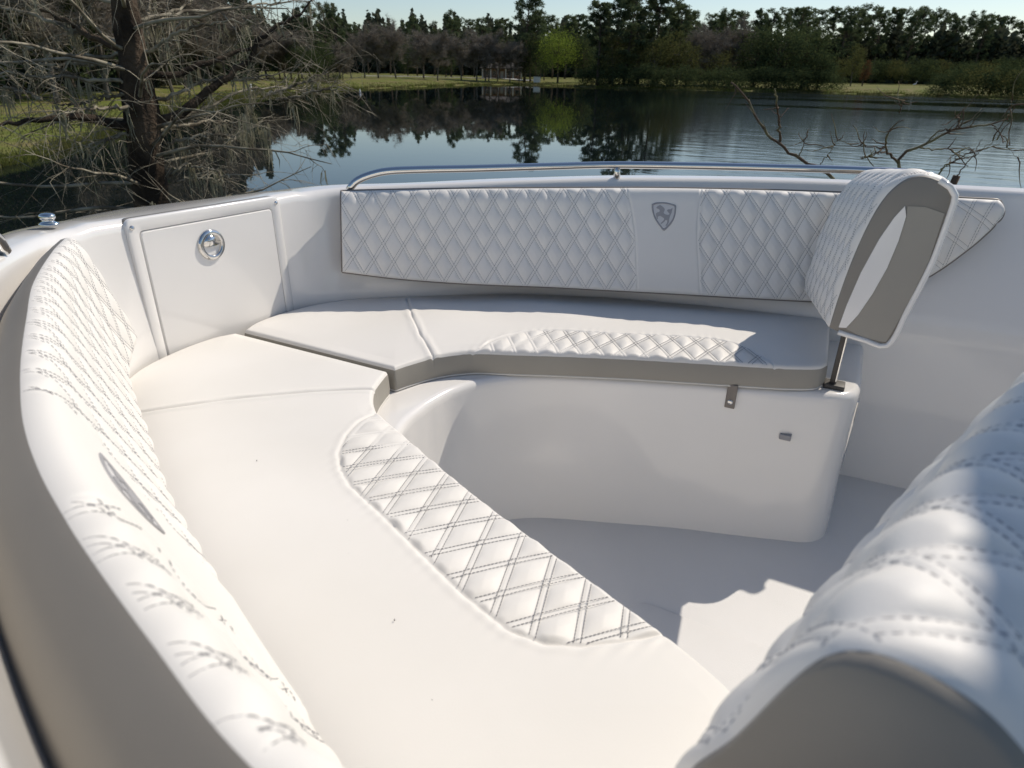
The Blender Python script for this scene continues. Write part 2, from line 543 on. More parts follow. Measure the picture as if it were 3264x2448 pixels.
# rails: far and near
RAIL = [(-1.556, .482, .372), (-1.535, .496, .400), (-1.50, .522, .420), (-1.45, .56, .434), (-1.36, .632, .439), (-1.22, .735, .442), (-1.0, .88, .450), (-.79, 1.01, .457), (-.5, 1.11, .462), (-.24, 1.172, .466), (0, 1.205, .470), (.14, 1.215, .468), (.20, 1.218, .455), (.215, 1.22, .425)]
for sg in (1, -1):
    pts = curve(RAIL if sg > 0 else [(-1.47, .612, .385), (-1.452, .625, .412), (-1.42, .65, .432)] + RAIL[6:], 120) * np.array([1, sg, 1])
    if sg < 0: pts[:, 1] -= .022 * smoothstep(pts[:, 0], -1.0, -.5)
    V, P = tube(pts, .0125, 14)
    o = part('hand_rail', V, P, M['chrome'], boat)
    for x in (-.775, .07):
        i = np.argmin(np.abs(pts[:, 0] - x)); q = pts[i]
        V, P = tube([q + [0, 0, 0], q + [0, sg * .004, -.03], q + [0, sg * .012, -.062]], [.011, .012, .014], 12)
        part('rail_post', V, P, M['chrome'], o)
# mooring cleats on the bow quarters
c = np.array([-1.69, -.412, .384])
g = Geo()
pf_ = [(.034, 0), (.034, .004), (.026, .008), (.020, .012), (.021, .018), (.026, .023), (.028, .029), (.026, .036), (.018, .041), (0, .043)]
an = np.arange(24) * 2 * math.pi / 24
g.add(np.array([[(c[0] + .6 * r_ * 1.25 * math.cos(t), c[1] + .6 * r_ * math.sin(t), c[2] + .62 * h_) for t in an] for r_, h_ in pf_]).reshape(-1, 3), grid(len(pf_), 24, close=True))
g.part('cleat', M['chrome'], boat)
# helm console and hard top behind the lounge (their shade falls on the near backrest)
V, P = box((1.25, -.42, -.58), (2.1, .42, .45), .05); part('console', V, P, M['gel'], boat)
lp = rounded_rect(.735, 2.4, -.78, .78, .06, 6)
V, P = prism(lp, lambda q: np.column_stack([q, np.full(len(q), 1.95)]), lambda q: np.column_stack([q, np.full(len(q), 2.02)]), .02)
part('hard_top', V, P, M['gel'], boat)
for x in (1.3, 2.1):
    for y in (-.46, .46):
        V, P = tube([(x, y, -.58), (x, y, .9), (x - .05, y * 1.2, 1.95)], .022, 10)
        part('top_post', V, P, M['chrome'], boat)

# ------------------------------------------------------------------ seat cushions
SI = [(-1.020, .008), (-1.008, .05), (-.985, .11), (-.95, .165), (-.905, .21), (-.86, .236), (-.79, .268), (-.67, .325), (-.5, .400), (-.36, .455), (-.22, .508), (-.117, .547), (-.05, .577), (.0, .610), (.018, .650)]
SO = [(-1.606, .008), (-1.632, .08), (-1.632, .20), (-1.595, .345), (-1.515, .455), (-1.37, .568), (-1.24, .672), (-1.05, .795), (-.8, .905), (-.6, .963), (-.4, 1.015), (-.24, 1.04), (-.12, 1.055), (-.03, 1.066), (.0, 1.05)]
STRIP = [(-.905, .20), (-.86, .222), (-.79, .253), (-.67, .31), (-.5, .385), (-.36, .44), (-.22, .493), (-.117, .530), (-.098, .536), (-.111, .550), (-.155, .594), (-.201, .632), (-.246, .654), (-.301, .658), (-.398, .628), (-.517, .580), (-.618, .538), (-.735, .49), (-.789, .455), (-.835, .412), (-.868, .35), (-.884, .29), (-.886, .24)]
SEAM = [(-.975, .126), (-1.10, .235), (-1.2, .335), (-1.36, .515)]
SQ = 1.92
QA = np.array([.976, .216]); QA /= np.linalg.norm(QA)
def seat_cushion(sg, label):
    root = thing('seat_cushion', label, 'cushion', (-.6, .6 * sg, -.072), True, 'lounge seat cushions')
    ns, ntt = 800, 190
    both = curve(np.column_stack([SI, SO]), ns)
    if sg < 0:
        w0 = np.exp(-np.maximum(both[:, 1:2] - .008, 0) / .05)
        both[:, 1:2] += .014 * w0; both[:, 3:4] += .014 * w0
    tt = np.concatenate([np.linspace(0, .034, 8, endpoint=False), np.linspace(.034, .966, ntt - 16), np.linspace(.966, 1, 9)[1:]])
    ss = np.arange(ns)
    A, B = both[:, :2], both[:, 2:]
    XY = A[None] + (B - A)[None] * tt[:, None, None]
    X, Y = XY[..., 0], XY[..., 1]
    bl = np.vstack([A, B[::-1]])
    d = -poly_sd(X, Y, bl[::3])
    d = np.maximum(d, 0)
    rr = .0095
    Z = .010 * (1 - np.exp(-d / .07)) - (rr - np.sqrt(np.maximum(rr ** 2 - np.maximum(rr - d, 0) ** 2, 0)))
    ds = line_d(X, Y, SEAM)
    Z += -.0045 * np.exp(-(ds / .0032) ** 2) + .002 * np.exp(-((ds - .012) / .01) ** 2)
    sd = poly_sd(X, Y, STRIP)
    msk = smoothstep(-sd, 0.0, .011)
    U = X * QA[0] + Y * QA[1]; Vv = -X * QA[1] + Y * QA[0]
    Z += quilt_h(U, Vv, .0098, QP, SQ) * msk * smoothstep(d, -.002, .011) - .0030 * np.exp(-(sd / .0028) ** 2) + .0010 * np.exp(-((sd - .009) / .007) ** 2)
    rng = np.random.default_rng(5 if sg > 0 else 9)
    for k in range(26):                                    # slack in the vinyl
        kx, ky = rng.normal(0, 9, 2); ph = rng.uniform(0, 6.3)
        Z += .0006 * np.sin(kx * X + ky * Y + ph) * np.minimum(1, d / .04)
    Z += .0010 * np.sin(U * 210 + 2 * np.sin(U * 37)) * np.exp(-np.maximum(sd, 0) / .016) * (sd > 0) * np.minimum(1, sd.clip(0) / .003)
    Z += .0009 * np.sin((X + Y) * 190 + 3 * np.sin(X * 23)) * np.exp(-ds / .012)
    P3 = np.stack([X, Y * sg, Z], -1)
    nt_ = len(tt)
    q = grid(nt_, ns, flip=(sg < 0))
    part('top_cover', P3.reshape(-1, 3), [q], M['vinyl'], root)
    # gusset: grey sides all round with a white bead at the bottom
    loop = np.vstack([P3[0], P3[1:, -1], P3[-1, ::-1][1:], P3[::-1, 0][1:-1]])
    c2 = np.roll(loop, -1, 0) - np.roll(loop, 1, 0)
    no = np.stack([c2[:, 1], -c2[:, 0]], -1); no /= np.linalg.norm(no, axis=1)[:, None] + 1e-9
    no *= sg
    lay = []
    for dz, o in ((0.0, 0), (-.006, .0015), (-.02, .003), (-.035, .0035), (-.048, .002), (-.053, 0)):
        L3 = loop.copy(); L3[:, 2] = loop[:, 2] + dz if dz else loop[:, 2]
        L3[:, 2] = -.0175 + dz if dz < -.01 else loop[:, 2] + dz
        L3[:, :2] += no * o
        lay.append(L3)
    Lg = np.array(lay); nl = Lg.shape[1]
    part('gusset', Lg.reshape(-1, 3), [grid(len(lay), nl, close=True, flip=(sg > 0))], M['grey_light'], root)
    bead = lay[-1][::4]
    V, P = tube(bead, .0026, 6, close=True)
    part('piping', V, P, M['piping_white'], root)
    bot = lay[-1][::6].copy()
    part('underside', bot, [np.arange(len(bot))[None, :]], M['grey'], root, smooth=False)
    # upright seam on the gusset at the end of the quilted strip
    # stitches of the quilted strip
    Ps, L = stitch_lines(-1.0, .20, .30, 1.12, QP, SQ)
    # strip coordinates (U, V) -> plan
    x = Ps[:, 0] * QA[0] - Ps[:, 1] * QA[1]; y = Ps[:, 0] * QA[1] + Ps[:, 1] * QA[0]
    ok = (poly_sd(x, y, STRIP) < -.004) & (-poly_sd(x, y, bl[::3]) > .006)
    Ps = Ps[ok]
    def f(u, v, lift):
        xx = u * QA[0] - v * QA[1]; yy = u * QA[1] + v * QA[0]
        s_ = poly_sd(xx, yy, STRIP); dd = np.maximum(-poly_sd(xx, yy, bl[::3]), 0)
        z = .010 * (1 - np.exp(-dd / .07)) - (rr - np.sqrt(np.maximum(rr ** 2 - np.maximum(rr - dd, 0) ** 2, 0)))
        z = z + quilt_h(u, v, .0098, QP, SQ) * smoothstep(-s_, 0, .011) * smoothstep(dd, -.002, .011)
        n = np.tile(np.array([0, 0, 1.0]), (len(u), 1))
        return np.column_stack([xx, yy * sg, z + lift]), n
    V, P = stitches(f, Ps, L, .00065, .0010)
    part('stitching', V, P, M['thread'], root, kind='stuff')
    return root
seat_far = seat_cushion(1, 'white seat cushion with a quilted front strip below the long upright backrest across the bow')
seat_near = seat_cushion(-1, 'large white seat cushion in front, its long quilted strip running to the grey folding backrest')
rs_ = np.random.default_rng(3)
g = Geo()
for x, y in ((-.62, -.62), (-.60, -.645), (-.66, -.58), (-.45, -.72), (-.95, -.52), (-.33, -.80), (-1.15, -.30)):
    k = 6; an = np.arange(k) * 2 * math.pi / k; r_ = rs_.uniform(.0007, .0016, k)
    g.add(np.vstack([np.column_stack([x + r_ * np.cos(an), y + r_ * np.sin(an), np.full(k, .0088)]), [[x, y, .0116]]]), np.array([[i, (i + 1) % k, k] for i in range(k)]))
g.part('dirt_specks', M['dark'], seat_near, kind='stuff')
V, P = box((-.221, .508, -.140), (-.193, .516, -.066), .002)
tab_ = part('pull_tab', V, P, M['piping'], seat_far)
an = np.arange(14) * 2 * math.pi / 14
part('snap', np.array([[(-.207 + r_ * math.cos(t), .508 - h_, -.120 + r_ * math.sin(t)) for t in an] for r_, h_ in ((.0085, 0), (.008, .003), (.005, .0045), (0, .005))]).reshape(-1, 3), [grid(4, 14, close=True)], M['chrome'], tab_)
# ------------------------------------------------------------------ long backrests along the sides
def tab(x, pairs):
    p = np.array(pairs)
    return np.interp(x, p[:, 0], p[:, 1])
B1 = [(-1.56, .450), (-1.44, .540), (-1.2, .698), (-1.0, .808), (-.85, .888), (-.75, .938), (-.65, .984), (-.55, 1.022), (-.45, 1.053), (-.38, 1.072), (-.3, 1.092), (-.2, 1.115), (0, 1.14), (.2, 1.155), (.385, 1.16)]
B0 = [(-1.532, .385, .110), (-1.41, .495, .082), (-1.25, .582, .068), (-1.1, .655, .062), (-.9, .755, .058), (-.7, .835, .055), (-.5, .91, .054), (-.3, .98, .054), (-.07, 1.065, .056), (.06, 1.095, .066), (.15, 1.11, .10), (.25, 1.125, .180), (.33, 1.14, .275), (.375, 1.15, .345)]
def bolster(sg, label):
    root = thing('backrest_cushion', label, 'cushion', (-.6, .95 * sg, .055), True, 'long quilted backrests')
    nu, nv = 1000, 150
    top = curve([(x, y, .372 + .021 * (x + 1.56)) for x, y in B1], nu)
    bot = curve(B0, nu)
    top[-12:, 2] -= np.linspace(0, 1, 12) ** 2 * .03
    v = np.concatenate([np.linspace(0, .93, nv - 40, endpoint=False), 1 - .07 * (np.linspace(1, 0, 40) ** 2)])
    base = bot[None] + (top - bot)[None] * v[:, None, None]
    mid = base[nv // 2]
    Ug = np.concatenate([[0], np.cumsum(np.linalg.norm(np.diff(mid, axis=0), axis=1))])
    Ht = np.linalg.norm(top - bot, axis=1)
    N = np.cross(np.gradient(base, axis=1), np.gradient(base, axis=0))
    N /= np.linalg.norm(N, axis=2)[..., None]
    if N[10, 10] @ np.array([0, -1, 0]) < 0: N = -N
    U = np.broadcast_to(Ug[None], (nv, nu)).copy()
    Vv = v[:, None] * Ht[None]
    il = np.argmin(np.abs(mid[:, 0] + .578)); UL = Ug[il]
    du = U - UL
    wv = .104 + .075 * np.maximum(v - .45, 0)[:, None] ** 1.8
    side = np.abs(du - .004) - wv                       # > 0 on the quilted fields
    msk = smoothstep(side, 0, .016)
    ed = np.minimum(np.minimum(Vv, Ht[None] - Vv), np.minimum(U, Ug[-1] - U))
    em = 1 - np.exp(-np.maximum(ed, 0) / .0045)
    et = Ht[None] - Vv
    h = .007 * np.sqrt(np.maximum(1 - (1 - np.minimum(ed / .022, 1)) ** 2, 0)) + .018 * np.sqrt(np.maximum(1 - (1 - np.minimum(et / .055, 1)) ** 2, 0))
    h = h + quilt_h(U, Vv, .0092 if sg > 0 else .0078, .070, 1.65) * msk * em + (1 - msk) * .006 * em - .003 * em * np.exp(-(side / .0035) ** 2)
    P3 = base + N * h[..., None]
    if sg < 0: P3 = mirror(P3)
    part('quilted_cover', P3.reshape(-1, 3), [grid(nv, nu, flip=(sg < 0))], M['vinyl'], root)
    # grey back: slopes down and away from the front edge
    loop = np.vstack([P3[0], P3[1:, -1], P3[-1, ::-1][1:], P3[::-1, 0][1:-1]])
    k = len(loop)
    vv = np.concatenate([np.zeros(nu), v[1:], np.ones(nu - 1), v[::-1][1:-1]])
    outw = np.concatenate([-N[0], -N[1:, -1], -N[-1, ::-1][1:], -N[::-1, 0][1:-1]])
    outw[:, 2] = 0; outw /= np.linalg.norm(outw, axis=1)[:, None]
    if sg < 0: outw = mirror(outw)
    lay = [loop, loop + outw * .010 + np.array([0, 0, -.003]) * vv[:, None], loop + outw * .03 + np.array([0, 0, -.018]) * vv[:, None], loop + outw * .052 + np.array([0, 0, -.046]) * vv[:, None], loop + outw * .066 + np.array([0, 0, -.085]) * vv[:, None]]
    Lg = np.array(lay)
    bk = Lg[-1]
    g = Geo()
    g.add(Lg.reshape(-1, 3), grid(5, k, close=True, flip=(sg < 0)))
    a, b = bk[:nu], bk[nu + nv - 2: nu + nv - 2 + nu][::-1]
    g.part('gusset', M['grey'], root)
    part('back_panel', np.vstack([a, b]), [grid(2, nu, flip=(sg > 0))], M['grey'], root)
    if sg > 0:
        V, P = tube(loop[::5] + outw[::5] * .003, .0046, 6, close=True)
        part('piping', V, P, M['piping'], root)
    f = surf_sampler(P3, Ug, v)
    if sg < 0:
        f0 = f
        f = lambda u, w, l=0: (lambda r: (r[0], -r[1]))(f0(u, w, -l))
    # orient normals outward (towards the lounge)
    t_, n_ = f(np.array([UL]), np.array([.5]))
    sgn = 1 if n_[0][1] * -sg > 0 else -1
    def fo(u, w, l=0.0):
        hh = np.interp(u, Ug, Ht)
        p_, n0 = f(u, w / hh, 0.0)
        n0 = n0 * sgn
        return p_ + n0 * l, n0
    Ps, L = stitch_lines(0, Ug[-1], 0, .47, .070, 1.65)
    hh = np.interp(Ps[:, 0], Ug, Ht)
    Ps = np.concatenate([Ps] + [np.column_stack([Ps[:, 0] + Ps[:, 2] * dd_, Ps[:, 1] + Ps[:, 3] * dd_, Ps[:, 2:]])[(np.abs(hh - Ps[:, 1]) < .007)] for dd_ in (.0022, .0044)])
    hh = np.interp(Ps[:, 0], Ug, Ht)
    wv2 = .104 + .075 * np.maximum(Ps[:, 1] / hh - .45, 0) ** 1.8
    sd2 = np.abs(Ps[:, 0] - UL - .004) - wv2
    ok = (Ps[:, 1] < hh - .0004) & (Ps[:, 1] > .004) & (sd2 > .004)
    V, P = stitches(fo, Ps[ok], L * (1 if sg > 0 else 1.08), .00058, .0008 if sg > 0 else .0010)
    part('stitching', V, P, M['thread'], root, kind='stuff')
    # emblem: shield outline, pale field and rearing horse
    def em_map(pts, lift):
        pts = np.asarray(pts, float)
        s = .083 / 610.0
        a = (pts[:, 0] - 1100) * s * sg
        b = (640 - pts[:, 1]) * s
        vc = .715 * Ht[il]
        p_, n0 = fo(UL + a, vc + b, lift)
        return p_
    def flat(poly, lift, name, m_, par):
        poly = np.array(poly, float)
        n_ = len(poly)
        V = np.vstack([em_map(poly, -.001), em_map(poly, lift)])
        tri = []
        from mathutils.geometry import tessellate_polygon
        for t in tessellate_polygon([[Vector((p[0], p[1], 0)) for p in poly]]):
            tri.append([i + n_ for i in t])
        return part(name, V, [grid(2, n_, close=True), np.array(tri)], m_, par, smooth=False)
    sh = curve([(800, 345), (880, 305), (990, 288), (1105, 283), (1215, 292), (1310, 312), (1408, 345), (1404, 450), (1385, 565), (1345, 680), (1280, 790), (1190, 895), (1076, 988), (985, 890), (905, 780), (845, 665), (810, 540), (797, 430), (800, 345)], 64)[:-1]
    c = np.array([1100, 560.0])
    inn = c + (sh - c) * .865
    V = np.vstack([em_map(sh, -.001), em_map(sh, .0016), em_map(inn, .0016), em_map(inn, -.001)])
    em = part('emblem', V, [grid(4, len(sh), close=True)], M['emblem'], root)
    flat(inn, .0005, 'emblem_field', M['emblem_field'], em)
    horse = [(912, 428), (935, 395), (975, 370), (1012, 352), (1050, 372), (1095, 405), (1128, 450), (1112, 500), (1090, 540), (1120, 572), (1180, 590), (1226, 582), (1240, 555), (1205, 520), (1178, 482), (1212, 450), (1268, 446), (1330, 405), (1304, 480), (1290, 535), (1262, 590), (1236, 650), (1222, 705), (1214, 765), (1180, 832), (1136, 868), (1128, 846), (1166, 788), (1176, 722), (1132, 715), (1116, 745), (1060, 792), (1020, 822), (1006, 802), (1060, 752), (1096, 712), (1098, 678), (1050, 642), (1000, 622), (960, 632), (938, 652), (944, 690), (920, 702), (903, 625), (896, 572), (930, 540), (975, 528), (1002, 500), (992, 466), (955, 448)]
    flat(horse, .0018, 'emblem_horse', M['emblem'], em)
    return root
back_far = bolster(1, 'long quilted white backrest facing the camera, horse shield at its middle')
back_near = bolster(-1, 'quilted white backrest seen edge-on at the left, its grey back towards the camera')

# ------------------------------------------------------------------ folding backrests at the aft ends of the lounge
PF = [(0.0, .112), (.005, .20), (.017, .31), (.036, .41), (.058, .470), (.088, .506), (.122, .516), (.155, .508), (.180, .494), (.194, .476)]
PR = [(.196, .46), (.193, .39), (.188, .317), (.166, .19), (.143, .088), (.085, .094), (.022, .104)]
PFN = [(.0, .115), (.008, .22), (.024, .315), (.043, .358), (.065, .42), (.077, .441), (.092, .449), (.115, .447), (.138, .438), (.162, .418)]
PRN = [(.166, .40), (.167, .36), (.160, .29), (.14, .18), (.118, .078), (.06, .075), (-.01, .082)]
PF = [(x * .935, .68 - (.68 - z) * .935) for x, z in PF]
PR = [(x * .935, .68 - (.68 - z) * .935) for x, z in PR]
PFN = [(x + .118, z) for x, z in PFN]
PRN = [(x + .118, z) for x, z in PRN]
def folding(sg, label, PF=PF, PR=PR, SHX=-.096, SHZ=-.05, Y0=.50, Y1=1.02, BUL=.009):
    root = thing('folding_backrest', label, 'backrest', (.05, .8 * sg, .10), True, 'folding backrests at the aft ends of the lounge')
    nu, nv = 170, 250
    pf = curve(PF, nv)
    Lv = np.concatenate([[0], np.cumsum(np.linalg.norm(np.diff(pf, axis=0), axis=1))])
    t = np.linspace(0, 1, nu)
    y = Y0 + (Y1 - Y0) * t
    dx, dz = SHX * t, SHZ * t
    base = np.stack([pf[:, 0][:, None] + dx[None], np.broadcast_to(y[None], (nv, nu)), pf[:, 1][:, None] + dz[None]], -1)
    N = np.cross(np.gradient(base, axis=0), np.gradient(base, axis=1))
    N /= np.linalg.norm(N, axis=2)[..., None]
    if N[40, 10][0] > 0: N = -N
    WD = math.hypot(Y1 - Y0, SHX); Ug = np.linspace(0, WD, nu); U = np.broadcast_to(Ug[None], (nv, nu)); Vv = np.broadcast_to(Lv[:, None], (nv, nu))
    ed = np.minimum(np.minimum(U, WD - U), np.minimum(Vv, Lv[-1] - Vv))
    em = 1 - np.exp(-ed / .012)
    h = BUL * np.sqrt(np.maximum(1 - (1 - np.minimum(ed / .05, 1)) ** 2, 0)) + quilt_h(U + .02, Vv, .0090, .074) * em
    P3 = base + N * h[..., None]
    if sg < 0: P3 = mirror(P3)
    part('quilted_cover', P3.reshape(-1, 3), [grid(nv, nu, flip=(sg > 0))], M['vinyl'], root)
    f = surf_sampler(P3, Ug, Lv)
    n_ = f(np.array([.2]), np.array([.2]))[1][0]
    sgn = -1 if n_[0] > 0 else 1
    Ps, L = stitch_lines(.02, .02 + WD, 0, Lv[-1], .074)
    Ps[:, 0] -= .02
    ok = (Ps[:, 0] > .006) & (Ps[:, 0] < WD - .006) & (Ps[:, 1] > .006) & (Ps[:, 1] < Lv[-1] - .006)
    fo = lambda u, w, l=0.0: (lambda r: (r[0] + r[1] * sgn * l, r[1] * sgn))(f(u, w, 0.0))
    V, P = stitches(fo, Ps[ok], L * .9, .0005, .0007)
    part('stitching', V, P, M['thread_pale' if sg < 0 else 'thread'], root, kind='stuff')
    prof = np.vstack([pf[::6], curve(PR, 24)])
    def at(yy, k):
        tt = (yy - Y0) / (Y1 - Y0)
        q = np.asarray(k, float)
        V = np.column_stack([q[:, 0] + SHX * tt, np.full(len(q), yy), q[:, 1] + SHZ * tt])
        return mirror(V) if sg < 0 else V
    n_ = len(prof)
    from mathutils.geometry import tessellate_polygon
    def tess(q): return np.array([list(i) for i in tessellate_polygon([[Vector((p[0], p[1], 0)) for p in q]])])
    # grey upholstered ends
    g = Geo()
    cpr = prof.mean(0)
    for yy, s in ((Y0, -1), (Y1, 1)):
        r0 = at(yy, prof); r1 = at(yy + s * .006, cpr + (prof - cpr) * .99); r2 = at(yy + s * .008, cpr + (prof - cpr) * .97)
        t3 = tess(prof) + 2 * n_
        part('end_gusset', np.vstack([r0, r1, r2]), [grid(3, n_, close=True), t3], M['grey'], root)
    # moulded white shell on the back
    pr_ = curve([PF[-1]] + PR, 30)
    sh = np.array([at(yy, pr_) for yy in np.linspace(Y0, Y1, 8)])
    part('back_shell', sh.reshape(-1, 3), [grid(8, 30, flip=(sg < 0))], M['gel'], root)
    V, P = tube(at(Y0 - .008, np.vstack([PF[-3:-1], pr_])), .007, 8)
    part('shell_rim', V, P, M['gel'], root)
    # hinge arm down to the seat base
    V, P = box((.034, .655, -.075), (.047, .668, .125), .002)
    if sg < 0: V = mirror(V); P = flip(P)
    part('hinge_arm', V, P, M['dark'], root)
    V, P = box((.0465, .653, -.07), (.051, .667, .12), .001)
    if sg < 0: V = mirror(V); P = flip(P)
    part('hinge_edge', V, P, M['chrome'], root)
    V, P = box((.020, .64, -.076), (.075, .69, -.062), .003)
    if sg < 0: V = mirror(V); P = flip(P)
    part('hinge_foot', V, P, M['dark'], root)
    if sg < 0: return root
    rs_ = lambda q: np.column_stack([np.asarray(q)[:, 0] * .935, .68 - (.68 - np.asarray(q)[:, 1]) * .935])
    lens = np.array([(.020, .118), (.026, .18), (.040, .27), (.062, .36), (.082, .415), (.098, .444), (.106, .42), (.104, .36), (.095, .29), (.078, .22), (.058, .16), (.038, .12)])
    lens = rs_(lens)
    V = np.vstack([at(Y0 - .006, lens), at(Y0 - .012, lens)]); nn = len(lens)
    part('side_panel', V, [grid(2, nn, close=True), tess(lens) + nn], M['gel'], root, smooth=False)
    pan = np.array([(.038, .117), (.058, .157), (.078, .217), (.095, .287), (.104, .357), (.107, .42), (.104, .444), (.14, .446), (.183, .434), (.180, .32), (.162, .20), (.138, .097), (.085, .100)])
    pan = rs_(pan)
    V = np.vstack([at(Y0 - .006, pan), at(Y0 - .0095, pan)]); nn = len(pan)
    part('side_inset', V, [grid(2, nn, close=True), tess(pan) + nn], M['grey_light'], root, smooth=False)
    return root
folding(1, 'folded-up white and grey backrest pad standing at the far aft end of the lounge')
folding(-1, 'blurred quilted backrest pad in the bottom right corner, its grey end towards the camera', PFN, PRN, -.16, 0.0, .48, .96, .007)
#BACKGROUND#
# ------------------------------------------------------------------ lake, banks
HC = CAM_W[2]
def tan_el(px, row):
    q = RW.T @ np.array([(px - 1632) / 1998.8, -(row - 1224) / 1998.8, 1.0])
    return q[2] / math.hypot(q[0], q[1])
def far(px, D):
    """horizontal distance of a spot on the lake level from its rough distance D."""
    return CAM_W[2] / -tan_el(px, 235 + (px - 1632) * .0183 + CAM_W[2] * 1998.8 / D)
def col_dir(px):
    """horizontal unit vector of a compass bearing given as a column of the photograph."""
    yh = 235 + (px - 1632) * .0183
    q = RW.T @ np.array([(px - 1632) / 1998.8, -(yh - 1224) / 1998.8, 1.0])
    q[2] = 0
    return q / np.linalg.norm(q)
def col_ang(px):
    d = col_dir(px)
    a = math.degrees(math.atan2(d[1], d[0])) - YAW
    return -a                                         # positive to the right of the view axis
SH_PX = [(0, 16.5), (150, 19.5), (330, 24), (420, 28), (500, 34), (640, 42), (770, 54), (860, 66), (950, 82), (1140, 91), (1300, 106), (1500, 138), (1640, 152), (1840, 142), (2000, 132), (2200, 124), (2450, 128), (2600, 132), (2690, 118), (2960, 116), (3050, 104), (3264, 98)]
SHA = np.array([col_ang(p) for p, _ in SH_PX]); SHD = np.array([far(p, d) for p, d in SH_PX])
SHA = np.concatenate([[-75, -60], SHA, [50, 62, 80]])
SHD = np.concatenate([[5.2, 9.5], SHD, [80, 55, 5.2]])
NEAR = 4.6
def polar(x, y):
    dx, dy = x - CAM_W[0], y - CAM_W[1]
    r = np.hypot(dx, dy)
    a = -(np.degrees(np.arctan2(dy, dx)) - YAW)
    return r, (a + 180) % 360 - 180
def gz(x, y):
    """height of the ground above the lake."""
    x, y = np.asarray(x, float), np.asarray(y, float)
    r, a = polar(x, y)
    D = np.interp(a, SHA, SHD, left=5.2, right=5.2)
    wob = .6 * np.sin(a * 1.9 + 1) + .35 * np.sin(a * 4.3) + .2 * np.sin(a * 9.1)
    D = D * (1 + wob * .008)
    d = np.where(r < (D + NEAR) / 2, NEAR - r, r - D)       # > 0 on land
    farside = r > (D + NEAR) / 2
    left = smoothstep(-a, 12, 26)
    slope = .030 * (1 - left) + .016 * left
    land = .22 * smoothstep(d, -.3, 1.6) + slope * np.clip(d - .5, 0, 30) + .006 * np.clip(d - 30, 0, 400)
    land = np.where(farside, land, .28 * smoothstep(d, -.4, 2))
    z = np.where(d > -.3, land - .04, -.04 - 1.0 * smoothstep(-d, .3, 6))
    z = z + np.where(d > 0, .05 * np.sin(x * .9) * np.sin(y * .7 + 1), 0) * np.clip(d / 4, 0, 1)
    return z
M['grass_ground'] = mat('bank_grass', (0.120, 0.142, 0.030), 0.95, var=(.35, (0.175, 0.150, 0.065), 0.42, 0.62), bump=(2.2, .8, .25), spec=.1)
an = np.concatenate([np.linspace(-180, -62, 40, endpoint=False), np.linspace(-62, 62, 420, endpoint=False), np.linspace(62, 180, 41)])
rs = np.concatenate([[.05, 1, 2, 3, 3.8, 4.2, 4.6, 5, 5.5, 6.5, 8, 10, 12], np.geomspace(13.5, 190, 150), [230, 300, 420, 650, 1000, 1600]])
A_, R_ = np.meshgrid(np.radians(YAW - an), rs)
X = CAM_W[0] + R_ * np.cos(A_); Y = CAM_W[1] + R_ * np.sin(A_)
Z = gz(X, Y)
o = part('ground', np.stack([X, Y, Z], -1).reshape(-1, 3), [grid(len(rs), len(an))], M['grass_ground'], None, kind='structure')

# water
wm = bpy.data.materials.new('lake_water'); wm.use_nodes = True
nt = wm.node_tree; b = nt.nodes['Principled BSDF']
b.inputs['Base Color'].default_value = (.006, .010, .011, 1)
b.inputs['Roughness'].default_value = .015
b.inputs['IOR'].default_value = 1.333
tc = nt.nodes.new('ShaderNodeTexCoord')
mp = nt.nodes.new('ShaderNodeMapping'); mp.inputs['Rotation'].default_value = (0, 0, rad(-(YAW - 90))); mp.inputs['Scale'].default_value = (.9, 2.6, 1)
n1 = nt.nodes.new('ShaderNodeTexNoise'); n1.inputs['Scale'].default_value = .5; n1.inputs['Detail'].default_value = 2.5
nm = nt.nodes.new('ShaderNodeTexNoise'); nm.inputs['Scale'].default_value = .028; nm.inputs['Detail'].default_value = 2
mp2 = nt.nodes.new('ShaderNodeMapping'); mp2.inputs['Rotation'].default_value = (0, 0, rad(-(YAW - 90))); mp2.inputs['Scale'].default_value = (.5, 2.2, 1)
rp = nt.nodes.new('ShaderNodeMapRange'); rp.inputs['From Min'].default_value = .38; rp.inputs['From Max'].default_value = .52; rp.inputs['To Min'].default_value = 0.0; rp.inputs['To Max'].default_value = 1.0
bp = nt.nodes.new('ShaderNodeBump'); bp.inputs['Distance'].default_value = .05
nt.links.new(tc.outputs['Object'], mp.inputs['Vector']); nt.links.new(mp.outputs['Vector'], n1.inputs['Vector'])
nt.links.new(tc.outputs['Object'], mp2.inputs['Vector']); nt.links.new(mp2.outputs['Vector'], nm.inputs['Vector'])
sp = nt.nodes.new('ShaderNodeVectorMath'); sp.operation = 'DOT_PRODUCT'; sp.inputs[1].default_value = (math.sin(rad(YAW)), -math.cos(rad(YAW)), 0)
sf = nt.nodes.new('ShaderNodeVectorMath'); sf.operation = 'DOT_PRODUCT'; sf.inputs[1].default_value = (math.cos(rad(YAW)), math.sin(rad(YAW)), 0)
dv = nt.nodes.new('ShaderNodeMath'); dv.operation = 'DIVIDE'
rg = nt.nodes.new('ShaderNodeMapRange'); rg.interpolation_type = 'SMOOTHSTEP'
rg.inputs['From Min'].default_value = .12; rg.inputs['From Max'].default_value = .34
ml = nt.nodes.new('ShaderNodeMath'); ml.operation = 'MULTIPLY'
nt.links.new(tc.outputs['Object'], sp.inputs[0]); nt.links.new(tc.outputs['Object'], sf.inputs[0])
nt.links.new(sp.outputs['Value'], dv.inputs[0]); nt.links.new(sf.outputs['Value'], dv.inputs[1]); nt.links.new(dv.outputs[0], rg.inputs['Value'])
